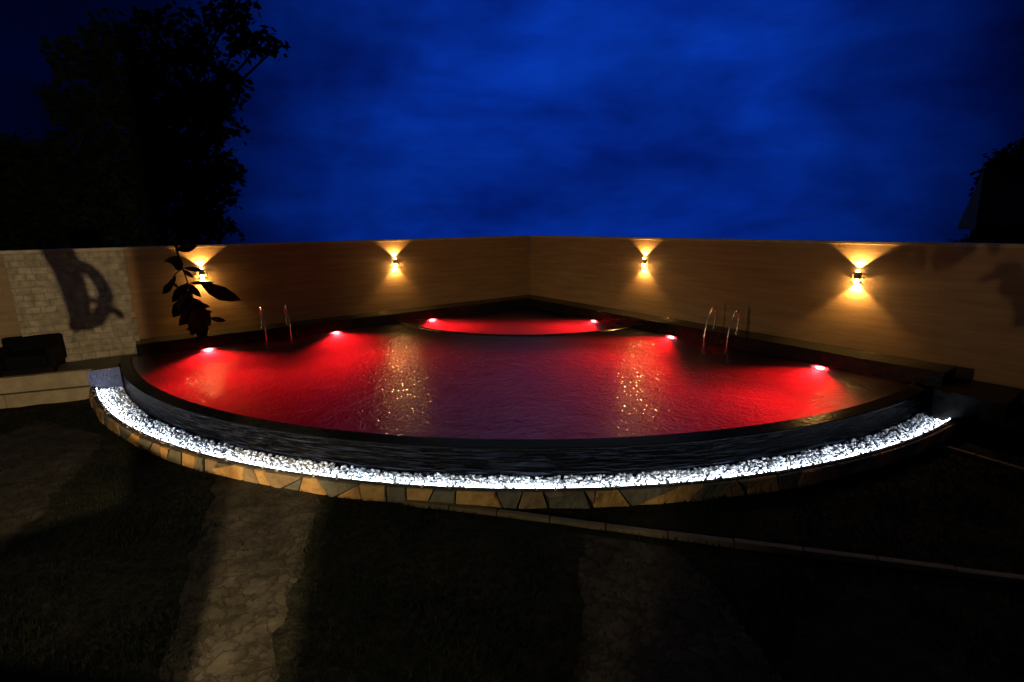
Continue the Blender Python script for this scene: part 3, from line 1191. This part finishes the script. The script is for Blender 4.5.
def wall_lamp(wallf, d, nrm, rz, label, k=1.0):
    zc = 1.60
    p = wallf(d, 0.0, zc)
    t = thing('wall_lamp', p, label, 'wall lamp', 'up and down wall lamps', rz=rz)
    bm = bmesh.new()       # half round body open at both ends
    n = 12
    ro, ri, h = 0.06, 0.053, 0.062
    outer, inner = [], []
    for i in range(n + 1):
        a = PI + PI * i / n
        outer.append((ro * math.cos(a), ro * math.sin(a) - 0.012))
        inner.append((ri * math.cos(a), ri * math.sin(a) - 0.012))
    rows_ = []
    for pts, z in ((outer, -h), (outer, h), (inner, h), (inner, -h)):
        rows_.append([bm.verts.new((x, y, z)) for x, y in pts])
    for q in range(4):
        a, b = rows_[q], rows_[(q + 1) % 4]
        for i in range(n):
            bm.faces.new((a[i], a[i + 1], b[i + 1], b[i]))
    for i in (0, n):
        bm.faces.new([rows_[q][i] for q in range(4)])
    obj('housing', bm, M['lamp_body'], t)
    bm = bmesh.new()
    box(bm, -0.05, 0.05, -0.0115, -0.001, -0.07, 0.07, 0.003)
    box(bm, -0.045, 0.045, -0.06, -0.012, -0.012, 0.012, 0.002)
    prism(bm, [(-0.038, -0.05), (-0.038, -0.0118), (0.038, -0.0118), (0.038, -0.05), (0.034, -0.05), (0.034, -0.0155), (-0.034, -0.0155), (-0.034, -0.05)], -0.135, -0.071)
    obj('back_plate', bm, M['lamp_body'], t)
    n3 = Vector((nrm.x, nrm.y, 0))
    for s in (1, -1):
        bm = bmesh.new()
        e = 0.0 if s > 0 else 0.022
        lathe(bm, [(0.026, 0.0), (0.026, 0.05 + e), (0.022, 0.067 + e), (0.013, 0.077 + e), (0.002, 0.079 + e)], 16)
        o = obj('lens', bm, M['warm_lens'] if s < 0 else M['warm_lens_up'], t, smooth=True)
        o.location = (0, -0.044, s * 0.03)
        if s < 0:
            o.rotation_euler = (PI, 0, 0)
        pos = p + n3 * 0.034 + Vector((0, 0, 0.122 if s > 0 else -0.146))
        spot('wall_lamp_beam', pos, pos + Vector((0, 0, s)) - n3 * 0.06, (130 if s > 0 else 150) * k, (1.0, 0.50, 0.13), 108, 0.3 if s > 0 else 0.42, 0.008)
    return t


wall_lamp(wl, 9.36, NL, RZL, 'lit wall lamp at the far left, half hidden by the leafy branch')
wall_lamp(wl, 4.76, NL, RZL, 'lit wall lamp on the left wall nearest the corner')
wall_lamp(wr, 4.80, NR, RZR, 'lit wall lamp on the right wall nearest the corner')
wall_lamp(wr, 9.62, NR, RZR, 'lit wall lamp farthest right, beside the leaf shadows', 1.15)

# ------------------------------------------------------------------ ladders


def ladder(p, rz, label):
    t = thing('pool_ladder', p, label, 'ladder', 'steel pool ladders', rz=rz)
    # local: x along the wall, -y out over the water; origin on the ledge front edge at water level
    for sx in (-0.27, 0.27):
        bm = bmesh.new()
        path = smooth_path([(sx, -0.07, -1.1), (sx, -0.07, -0.4), (sx, -0.068, 0.10), (sx, -0.04, 0.32), (sx, 0.03, 0.54), (sx, 0.13, 0.71),
                            (sx, 0.21, 0.755), (sx, 0.28, 0.69), (sx, 0.295, 0.55), (sx, 0.28, 0.40), (sx, 0.265, 0.262)], 7)
        tube(bm, path, 0.0175, 10)
        r = obj('rail', bm, M['steel'], t, smooth=True)
        bm = bmesh.new()
        lathe(bm, [(0.045, 0.262), (0.045, 0.274), (0.03, 0.285), (0.024, 0.287)], 16)
        f = obj('flange', bm, M['steel'], r, smooth=False)
        f.location = (sx, 0.265, 0)
    for z in (-0.28, -0.55, -0.82):
        bm = bmesh.new()
        box(bm, -0.255, 0.255, -0.115, -0.03, z - 0.015, z + 0.015, 0.006)
        obj('tread', bm, M['steel'], t)
    return t


ladder(wl(8.06, LEDGE_W, 0), RZL, 'steel pool ladder on the left, handrails seen almost end on')
ladder(wr(7.36, LEDGE_W, 0), RZR, 'steel pool ladder on the right with two arched handrails')

# ------------------------------------------------------------------ terrace left, step block right
pA = Vector((-7.19, -9.03))
dirT = Vector((-1.15, -0.65)).normalized()
nT = Vector((-dirT.y, dirT.x)) * 1.0
if nT.y > 0:
    nT = -nT
far = pA + dirT * 7.0
rzT = math.atan2(-dirT.y, -dirT.x)
TER = thing('terrace', (pA.x, pA.y, GROUND), 'raised sandstone edged terrace step at the left end of the pool', 'terrace', rz=0)


def T(o):
    o.matrix_parent_inverse = Matrix.Translation((-pA.x, -pA.y, -GROUND))
    return o


e1 = wl(10.76, 0.0)
e2 = wl(15.9, 0.0)
bm = bmesh.new()
rim = [pol(R_OUT + 0.06, math.radians(a)) for a in (-131.9, -133, -134, -135)]
prism(bm, [(pA - nT * 0.02)[:]] + [tuple(r.xy) for r in rim] + [tuple(wl(10.76, LEDGE_W + 0.03).xy), tuple(wl(10.76, 0.004).xy), tuple(wl(15.9, 0.004).xy), (far - nT * 0.02)[:]], -0.62, -0.006)
T(obj('terrace_deck', bm, M['terrace_top'], TER))
for nm, z0, z1, proud in (('upper_course', -0.285, 0.0, 0.035), ('lower_course', -0.64, -0.318, 0.02)):
    bm = bmesh.new()
    x = 0.0
    rng = random.Random(5 if z1 == 0 else 9)
    while x < 6.9:
        L = min(rng.uniform(1.0, 1.7), 6.95 - x)
        box(bm, -x - L + 0.004, -x - 0.004, -proud, 0.10, z0, z1, 0.012)
        x += L
    o = T(obj(nm, bm, M['terrace_face'], TER))
    o.location = (pA.x, pA.y, 0)
    o.rotation_euler = (0, 0, rzT)

BLK = thing('step_block', (wr(11.8, 0.4).x, wr(11.8, 0.4).y, GROUND), 'dark tiled step block at the right end of the pool ledge', 'steps', rz=RZR)
bm = bmesh.new()
box(bm, -0.59, 0.2, -0.62, 0.39, -0.05, 0.58)
obj('upper_step', bm, M['weir'], BLK)
bm = bmesh.new()
box(bm, 0.202, 0.75, -0.62, 0.39, -0.05, 0.34)
obj('lower_step', bm, M['weir'], BLK)

# lawn edging strips


def edging(pts, label):
    bm = bmesh.new()
    rng = random.Random(4)
    pts = [Vector((*p, 0)) for p in pts]
    acc = []
    for a, b in zip(pts, pts[1:]):
        L = (b - a).length
        n = max(1, round(L / 0.62))
        for i in range(n):
            p, q = a.lerp(b, i / n), a.lerp(b, (i + 1) / n)
            d = (q - p).normalized()
            s = Vector((-d.y, d.x, 0)) * 0.035
            p, q = p + d * 0.006, q - d * 0.006
            dz = rng.uniform(-0.008, 0.008)
            lo = [(x.x, x.y) for x in (p - s, q - s, q + s, p + s)]
            prism(bm, lo, GROUND - 0.1, GROUND + 0.055 + dz, 0.008)
    return tag(obj('lawn_edging', bm, M['kerb']), label, 'edging', 'edging strips in the lawn')


edging([(0.02, -11.88), (1.1, -11.95), (2.25, -12.06), (5.9, -12.36), (10.5, -12.8)], 'pale edging strip running right across the lawn from the flagstone kerb')
edging([(6.75, -9.42), (7.4, -10.17), (8.6, -11.6)], 'dim edging strip in the lawn behind the first, below the step block')

# ------------------------------------------------------------------ armchair on the terrace
ARM = thing('armchair', wl(12.35, 0.55, 0.0), 'dark low armchair standing on the terrace at the left edge', 'armchair', rz=RZL - 0.1)
bm = bmesh.new()
box(bm, -0.30, 0.30, -0.36, 0.36, 0.10, 0.34, 0.05)
obj('seat', bm, M['chair_fabric'], ARM)
bm = bmesh.new()
box(bm, -0.44, 0.44, 0.30, 0.46, 0.08, 0.60, 0.06)
obj('backrest', bm, M['chair_fabric'], ARM)
for s in (-1, 1):
    bm = bmesh.new()
    box(bm, min(s * 0.305, s * 0.44), max(s * 0.305, s * 0.44), -0.38, 0.295, 0.08, 0.46, 0.05)
    obj('armrest', bm, M['chair_fabric'], ARM)
    for y in (-0.3, 0.36):
        bm = bmesh.new()
        box(bm, s * 0.38 - 0.025, s * 0.38 + 0.025, y - 0.025, y + 0.025, -0.006, 0.079)
        obj('leg', bm, M['chair_fabric'], ARM)

# ------------------------------------------------------------------ leafy branch hanging over the left wall in front of the lamp
rng = random.Random(31)


def on_wall_px(x, y, off):
    """point at a given distance in front of the left wall seen along a direction"""
    o, d = CAM, (at(x, y, 1.0) - CAM)
    n = Vector((NL.x, NL.y, 0))
    t = (off - o.dot(n)) / d.dot(n)
    return o + d * t


base = on_wall_px(172, 262, 0.3)
BR = thing('leafy_branch', wl(9.75, 0.0, WALL_H), 'dark broad leaved branch hanging over the left wall in front of a lamp', 'branch')


def Bp(o):
    o.matrix_parent_inverse = Matrix.Translation(-BR.location)
    return o


stem_px = [(168, 240, -0.22), (175, 245, 0.2), (180, 262, 0.42), (186, 277, 0.5), (191, 295, 0.52), (197, 313, 0.5), (203, 328, 0.45)]
stem = smooth_path([wl(9.95, -0.6, -1.6), wl(9.95, -0.55, 1.3)] + [on_wall_px(*s) for s in stem_px], 5)
bm = bmesh.new()
tube(bm, stem, [0.03 - 0.018 * i / (len(stem) - 1) for i in range(len(stem))], 8)
tube(bm, smooth_path([on_wall_px(183, 268, 0.46), on_wall_px(174, 276, 0.5), on_wall_px(169, 292, 0.45)], 5), 0.013, 6)
tube(bm, smooth_path([on_wall_px(197, 313, 0.5), on_wall_px(210, 318, 0.48), on_wall_px(224, 320, 0.45)], 5), 0.014, 6)
Bp(obj('stem', bm, M['bark'], BR, smooth=True))
leaves = [  # base px, tip px, width fraction
    ((176, 250, 0.3), (197, 246, 0.35), 0.45), ((178, 249, 0.25), (172, 239, 0.2), 0.4),
    ((184, 268, 0.45), (203, 270, 0.6), 0.3), ((183, 268, 0.45), (170, 262, 0.5), 0.4), ((189, 283, 0.5), (214, 283, 0.65), 0.2),
    ((201, 284, 0.55), (240, 301, 0.8), 0.42), ((188, 283, 0.5), (172, 302, 0.55), 0.42), ((190, 290, 0.5), (178, 312, 0.6), 0.5),
    ((176, 276, 0.5), (166, 292, 0.45), 0.3), ((193, 300, 0.5), (187, 324, 0.6), 0.5), ((193, 298, 0.5), (206, 314, 0.6), 0.5),
    ((197, 306, 0.5), (210, 326, 0.6), 0.55), ((197, 306, 0.5), (193, 336, 0.62), 0.5), ((200, 312, 0.5), (212, 312, 0.55), 0.5),
    ((199, 314, 0.5), (203, 341, 0.55), 0.5), ((188, 296, 0.5), (173, 318, 0.4), 0.5), ((195, 305, 0.5), (180, 326, 0.6), 0.5),
    ((186, 283, 0.5), (201, 297, 0.6), 0.4), ((210, 318, 0.5), (226, 321, 0.55), 0.4)]
for _ in range(22):
    q = rng.choice([(178, 256), (184, 270), (190, 290), (194, 303), (199, 318), (202, 326), (172, 282)])
    an = rng.uniform(0.2, 2.9)
    L = rng.uniform(9, 19)
    leaves.append(((q[0], q[1], 0.5), (q[0] + L * math.cos(an), q[1] + L * math.sin(an) * 0.9, rng.uniform(0.42, 0.66)), rng.uniform(0.3, 0.5)))
for (bx, by, bo), (tx, ty, to), wf in leaves:
    b_, t_ = on_wall_px(bx, by, bo), on_wall_px(tx, ty, to)
    bm = bmesh.new()
    dv = t_ - b_
    nv = (Vector((NL.x, NL.y, 0)) + rnd_dir(rng) * 0.35).normalized()
    leaf(bm, b_, dv, nv, dv.length, dv.length * wf, 0.08)
    Bp(obj('leaf', bm, M['leaf'], BR))

# ------------------------------------------------------------------ trees beyond the walls


def px_tree(name, label, blobs_px, depth, seed, twigs, per, size, trunk_px, trunk_r, limbs=True, group='trees beyond the walls'):
    rng = random.Random(seed)
    foot = at(trunk_px[0], 240, depth)
    foot.z = GROUND
    t = thing(name, foot, label, 'tree', group)
    blobs = []
    for x, y, r in blobs_px:
        rr = r / F_PX * depth
        blobs.append((at(x, y, depth + rng.uniform(-0.9, 0.9) * 1.8) - foot, rr))
    bm = bmesh.new()
    fork = at(trunk_px[2], trunk_px[3], depth) - foot
    tr = smooth_path([(0, 0, -0.1), Vector((fork.x * 0.2, fork.y * 0.2, fork.z * 0.4)), fork], 6)
    tube(bm, tr, [trunk_r * (1.15 - 0.5 * i / (len(tr) - 1)) for i in range(len(tr))], 10)
    if limbs:
        for c, rr in blobs:
            mid = fork.lerp(c, 0.5) + Vector((rng.uniform(-0.3, 0.3), rng.uniform(-0.3, 0.3), rng.uniform(0, 0.4)))
            pp = smooth_path([fork - Vector((0, 0, 0.15)), mid, c], 5)
            tube(bm, pp, [trunk_r * (0.5 - 0.42 * i / (len(pp) - 1)) for i in range(len(pp))], 7)
            for _ in range(4):
                e = c + rnd_dir(rng) * rr * 0.85
                tube(bm, [c.lerp(mid, 0.3), c.lerp(e, 0.5) + rnd_dir(rng) * 0.1, e], [trunk_r * 0.1, trunk_r * 0.07, 0.012], 5)
    obj('trunk', bm, M['bark'], t, smooth=True)
    bm = bmesh.new()
    crown(bm, blobs, rng, twigs, per, size)
    obj('crown', bm, M['leaf_black'], t)
    return t


px_tree('broadleaf_tree', 'tall black tree silhouette rising behind the left wall with a branch reaching right',
        [(108, 42, 24), (78, 62, 24), (150, 40, 26), (185, 38, 24), (222, 18, 18), (240, 36, 16), (262, 44, 11), (277, 46, 6), (236, 4, 14), (120, 85, 36), (165, 80, 36), (205, 78, 32),
         (226, 88, 18), (80, 110, 30), (130, 125, 38), (180, 122, 38), (216, 125, 22), (75, 150, 28), (110, 165, 34), (155, 165, 38), (200, 165, 32),
         (222, 170, 18), (70, 195, 34), (118, 205, 34), (165, 205, 36), (207, 200, 28), (225, 182, 12), (70, 235, 34), (120, 240, 30), (170, 238, 28), (210, 225, 22)],
        21.0, 11, 1050, 13, 0.36, (150, 0, 150, 190), 0.28)
px_tree('broadleaf_tree', 'dense low black tree mass at the left edge behind the wall',
        [(8, 165, 26), (38, 168, 24), (-20, 170, 36), (15, 200, 42), (50, 205, 34), (-15, 230, 50), (35, 238, 42)],
        24.0, 12, 1100, 18, 0.42, (20, 0, 18, 215), 0.25)
px_tree('broadleaf_tree', 'black tree crown rising behind the dark roof at the right edge',
        [(1012, 168, 17), (998, 178, 14), (1030, 160, 22), (1018, 190, 20), (1045, 185, 34)],
        27.0, 14, 600, 16, 0.38, (1030, 0, 1024, 205), 0.2)
px_tree('low_shrub', 'small dark shrub showing above the right wall by the roof eave',
        [(968, 241, 8), (980, 240, 10), (996, 240, 12), (957, 246, 6)], 22.0, 15, 60, 12, 0.16, (985, 0, 982, 246), 0.05, group='trees beyond the walls')

# house with a steep roof behind the right wall
hd = 24.0
ea = at(975, 228, hd)
HS = thing('house', (ea.x + 3, ea.y + 2, GROUND), 'black steep roofed house behind the right wall at the right edge', 'house', rz=-0.45)
inv = Matrix.Rotation(0.45, 4, 'Z') @ Matrix.Translation(-HS.location)
el = inv @ ea                                     # eave tip in house coordinates
bm = bmesh.new()
W, D = 8.0, 6.0
box(bm, el.x + 0.55, el.x + W - 0.55, el.y + 0.5, el.y + D - 0.5, 0.0, el.z + 0.02)
obj('wall', bm, M['house_wall'], HS)
bm = bmesh.new()
z0, rh = el.z, 2.95
x0, x1, y0, y1 = el.x, el.x + W, el.y, el.y + D
vv = [bm.verts.new(p) for p in ((x0, y0, z0), (x1, y0, z0), (x1, y1, z0), (x0, y1, z0), (x0 + 0.3, (y0 + y1) / 2, z0 + rh), (x1 - 1.1, (y0 + y1) / 2, z0 + rh),
                                (x0 + 0.03, y0 + 0.03, z0 - 0.12), (x1 - 0.03, y0 + 0.03, z0 - 0.12), (x1 - 0.03, y1 - 0.03, z0 - 0.12), (x0 + 0.03, y1 - 0.03, z0 - 0.12))]
for q in ((0, 1, 5, 4), (1, 2, 5), (2, 3, 4, 5), (3, 0, 4), (0, 6, 7, 1), (1, 7, 8, 2), (2, 8, 9, 3), (3, 9, 6, 0), (9, 8, 7, 6)):
    bm.faces.new([vv[i] for i in q])
obj('roof', bm, M['roof'], HS)

# ------------------------------------------------------------------ behind the camera: veranda with its lamp, posts, a hanging plant, a flood light
L1 = Vector((1.3, -17.3, 2.62))


def dirp(deg, r, z):
    return Vector((L1.x + r * math.cos(R(deg)), L1.y + r * math.sin(R(deg)), z))


VER = thing('veranda', (1.5, -18.0, GROUND), 'rendered veranda floor and posts behind the photographer', 'veranda')


def V(o):
    o.matrix_parent_inverse = Matrix.Translation(-VER.location)
    return o


bm = bmesh.new()
box(bm, -3.5, 7.0, -20.0, -16.35, GROUND, 0.92, 0.01)
V(obj('veranda_floor', bm, M['slab'], VER))
for c, hw, dist in ((127.2, math.radians(4.2), 0.9), (95.0, math.radians(13.0), 0.42), (37.0, math.radians(28.0), 0.55)):
    bm = bmesh.new()
    wdt = dist * math.tan(hw)
    box(bm, -wdt, wdt, -0.12, 0.12, 0.922 - 0.92, 2.6, 0.004)
    o = V(obj('post', bm, M['post'], VER))
    o.location = dirp(c, dist, 0.922)
    o.rotation_euler = (0, 0, R(c - 90))
bm = bmesh.new()       # added board that shades the wall but not the lawn
wdt = 0.5 * math.tan(R(11.5))
box(bm, -wdt, wdt, -0.02, 0.02, 2.49, 2.80, 0.003)
o = V(obj('shade_board', bm, M['post'], VER))
o.location = dirp(111.5, 0.5, 0.0)
o.rotation_euler = (0, 0, R(111.5 - 90))
bm = bmesh.new()       # added panel that keeps the lamp off the near left lawn
box(bm, -0.17, 0.19, -0.02, 0.02, 0.002, 1.22, 0.003)
o = V(obj('shade_panel', bm, M['post'], VER))
o.location = dirp(141.0, 1.0, 0.922)
o.rotation_euler = (0, 0, R(141.0 - 90))
LAN = thing('veranda_lamp', L1 + Vector((0, -0.12, 0)), 'small warm wall lantern on the veranda behind the photographer', 'lamp')
bm = bmesh.new()
lathe(bm, [(0.05, -0.06), (0.06, -0.05), (0.06, 0.05), (0.03, 0.09)], 16)
obj('lamp_body', bm, M['lamp_body'], LAN)
spot('veranda_lamp_beam', L1, (-5.6, -10.6, 0.4), 1500, (1.0, 0.76, 0.45), 126, 0.6, 0.012)

FILL_LAMP = thing('veranda_lamp', (-2.5, -18.92, 2.6), 'added second lantern on the veranda, farther left, lifting the dark lawn', 'lamp')  # added lamp, brightens the lawn inside the post shadows
bm = bmesh.new()
lathe(bm, [(0.05, -0.06), (0.06, -0.05), (0.06, 0.05), (0.03, 0.09)], 16)
obj('lamp_body', bm, M['lamp_body'], FILL_LAMP)
spot('veranda_lamp_beam', (-2.5, -18.8, 2.6), (-0.8, -13.2, -0.5), 520, (1.0, 0.84, 0.52), 56, 0.7, 0.05)
# added warm fill light behind the camera, with no source of its own
wl_ = bpy.data.lights.new('added_warm_fill', 'AREA')
wl_.shape = 'RECTANGLE'
wl_.size, wl_.size_y = 5.0, 1.6
wl_.energy = 9
wl_.color = (1.0, 0.80, 0.50)
wo = link(bpy.data.objects.new('added_warm_fill', wl_))
wo.location = (1.5, -20.2, 2.6)
wo.rotation_euler = (R(83), 0, 0)

# plant hanging from the veranda roof: its shadow falls on the stone panel
rng = random.Random(44)


def on_panel(x, y, dist):
    """where a point at distance dist from the lamp sits so that its shadow lands there on the stone panel"""
    q = on_wall_px(x, y, 0.2)
    v = (q - L1)
    return L1 + v.normalized() * dist


VD = 2.6
HP = thing('hanging_vine', on_panel(56, 236, VD), 'knotted leafy vine hanging from the veranda eave', 'vine')


def H(o):
    o.matrix_parent_inverse = Matrix.Translation(-HP.location)
    return o


k = VD / 12.6
mpx = 13.0 / F_PX * k           # metres per photo pixel at the vine
bm = bmesh.new()
pp = smooth_path([on_panel(48, 228, VD), on_panel(58, 250, VD), on_panel(68, 272, VD), on_panel(76, 296, VD), on_panel(80, 316, VD), on_panel(79, 330, VD)], 6)
tube(bm, pp, [mpx * r for r in [10 - 4.0 * i / (len(pp) - 1) for i in range(len(pp))]], 10)
pp = smooth_path([on_panel(68, 262, VD), on_panel(86, 268, VD + 0.02), on_panel(100, 282, VD + 0.05), on_panel(106, 300, VD + 0.05), on_panel(98, 318, VD + 0.02), on_panel(84, 322, VD)], 6)
tube(bm, pp, [mpx * r for r in [3.6 + 2.2 * i / (len(pp) - 1) for i in range(len(pp))]], 10)
tube(bm, smooth_path([on_panel(82, 296, VD), on_panel(92, 300, VD), on_panel(104, 302, VD + 0.02)], 4), mpx * 2.0, 6)
tube(bm, smooth_path([on_panel(104, 310, VD + 0.02), on_panel(114, 310, VD), on_panel(122, 316, VD)], 4), mpx * 2.6, 6)
H(obj('stem', bm, M['bark'], HP, smooth=True))
for bx, by, tx, ty, wf in ((80, 318, 75, 334, .6), (86, 316, 92, 331, .6), (72, 300, 68, 312, .4), (90, 316, 104, 326, .5), (118, 312, 123, 319, .6), (64, 270, 59, 286, .4)):
    b_, t_ = on_panel(bx, by, VD), on_panel(tx, ty, VD - 0.02)
    bm = bmesh.new()
    leaf(bm, b_, t_ - b_, (L1 - b_).normalized(), (t_ - b_).length, (t_ - b_).length * wf, 0.05)
    H(obj('leaf', bm, M['leaf'], HP))

# flood light on a pole to the left; an added hood keeps the light off the lawn
L2 = Vector((-5.5, -14.5, 0.12))
FL = thing('flood_light', (L2.x, L2.y, GROUND), 'hooded low flood light on a short pole behind the lawn', 'flood light', rz=R(-51))


def FLc(o):
    return o


zl = L2.z - GROUND
bm = bmesh.new()
tube(bm, [(0, -0.12, -0.05), (0, -0.12, zl - 0.1)], 0.03, 10)
obj('pole', bm, M['lamp_body'], FL, smooth=True)
bm = bmesh.new()
box(bm, -0.16, 0.16, -0.13, -0.03, zl - 0.11, zl + 0.11, 0.01)
obj('housing', bm, M['lamp_body'], FL)
bm = bmesh.new()
box(bm, -0.4, 0.4, -0.03, 0.24, zl - 0.044, zl - 0.037)
obj('hood', bm, M['lamp_body'], FL)
spot('flood_light_beam', L2 + Vector((0, 0, 0.0)), L2 + Vector((math.cos(R(39)), math.sin(R(39)), 0.08)), 500, (1.0, 0.66, 0.32), 94, 0.38, 0.006)

# added low block that keeps the flood light off the right lawn
bs = thing('shade_block', (L2.x + 1.1 * math.cos(R(12)), L2.y + 1.1 * math.sin(R(12)), GROUND), 'added low block beside the flood light, shading the lawn', 'stone', rz=R(12))
bm = bmesh.new()
box(bm, -0.08, 0.08, -0.42, 0.30, -0.02, 0.578, 0.004)
obj('block', bm, M['mortar'], bs)

# leafy twig in front of the flood light: shadows on the right end of the wall
TW = thing('tree_twig', (-4.6, -14.4, GROUND), 'slender leafy sapling growing beside the flood light', 'sapling')


def on_rwall(x, y, dist):
    o, d = CAM, (at(x, y, 1.0) - CAM)
    n = Vector((NR.x, NR.y, 0))
    t = (0.0 - o.dot(n)) / d.dot(n)
    q = o + d * t
    return L2 + (q - L2).normalized() * dist


def TWc(o):
    o.matrix_parent_inverse = Matrix.Translation(-TW.location)
    return o


tw = [on_rwall(1100, 230, 1.6), on_rwall(1020, 228, 1.6), on_rwall(960, 236, 1.6), on_rwall(905, 250, 1.6), on_rwall(880, 266, 1.6)]
bm = bmesh.new()
ft = Vector((on_rwall(1100, 230, 1.6).x + 0.1, on_rwall(1100, 230, 1.6).y - 0.15, GROUND - 0.05))
tube(bm, smooth_path([ft, ft + Vector((0, 0, 0.7))] + tw, 6), [0.02 - 0.016 * i / 36 for i in range(37)], 7)
tube(bm, smooth_path([ft + Vector((0, 0, 0.7)), on_rwall(1090, 262, 1.6), on_rwall(1030, 268, 1.6), on_rwall(985, 278, 1.6)], 6), 0.006, 6)
TWc(obj('stem', bm, M['bark'], TW, smooth=True))
for bx, by, tx, ty, wf in ((905, 250, 890, 282, .5), (925, 246, 912, 276, .46), (945, 240, 936, 274, .5), (958, 238, 950, 270, .46), (892, 256, 876, 284, .5), (975, 234, 966, 258, .5), (938, 242, 960, 262, .3),
                           (1000, 230, 992, 256, .5), (1015, 268, 1002, 300, .4), (1000, 272, 975, 283, .3), (1030, 270, 1018, 318, .4), (1034, 300, 1014, 330, .4), (1022, 264, 990, 270, .46)):
    b_, t_ = on_rwall(bx, by, 1.6), on_rwall(tx, ty, 1.6)
    bm = bmesh.new()
    leaf(bm, b_, t_ - b_, (L2 - b_).normalized(), (t_ - b_).length, (t_ - b_).length * wf, 0.05)
    TWc(obj('leaf', bm, M['leaf'], TW))

# ------------------------------------------------------------------ camera, render settings
cam = bpy.data.cameras.new('camera')
cam.sensor_width = 36
cam.sensor_fit = 'HORIZONTAL'
cam.lens = F_PX * 36 / 1024
cam.clip_start = 0.05
cam.clip_end = 2000
co = link(bpy.data.objects.new('camera', cam))
mw = Matrix((RT, UP, -fw)).transposed().to_4x4()
mw.translation = CAM
co.matrix_world = mw
S.camera = co
S.render.engine = 'CYCLES'
S.view_settings.view_transform = 'Standard'
S.view_settings.look = 'None'
S.view_settings.gamma = 1
S.view_settings.exposure = 0
S.view_settings.use_curve_mapping = False
cy = S.cycles
cy.use_denoising = True
cy.caustics_reflective = False
cy.caustics_refractive = False
cy.sample_clamp_indirect = 4
cy.max_bounces = 10
cy.transmission_bounces = 8
cy.blur_glossy = 0.3
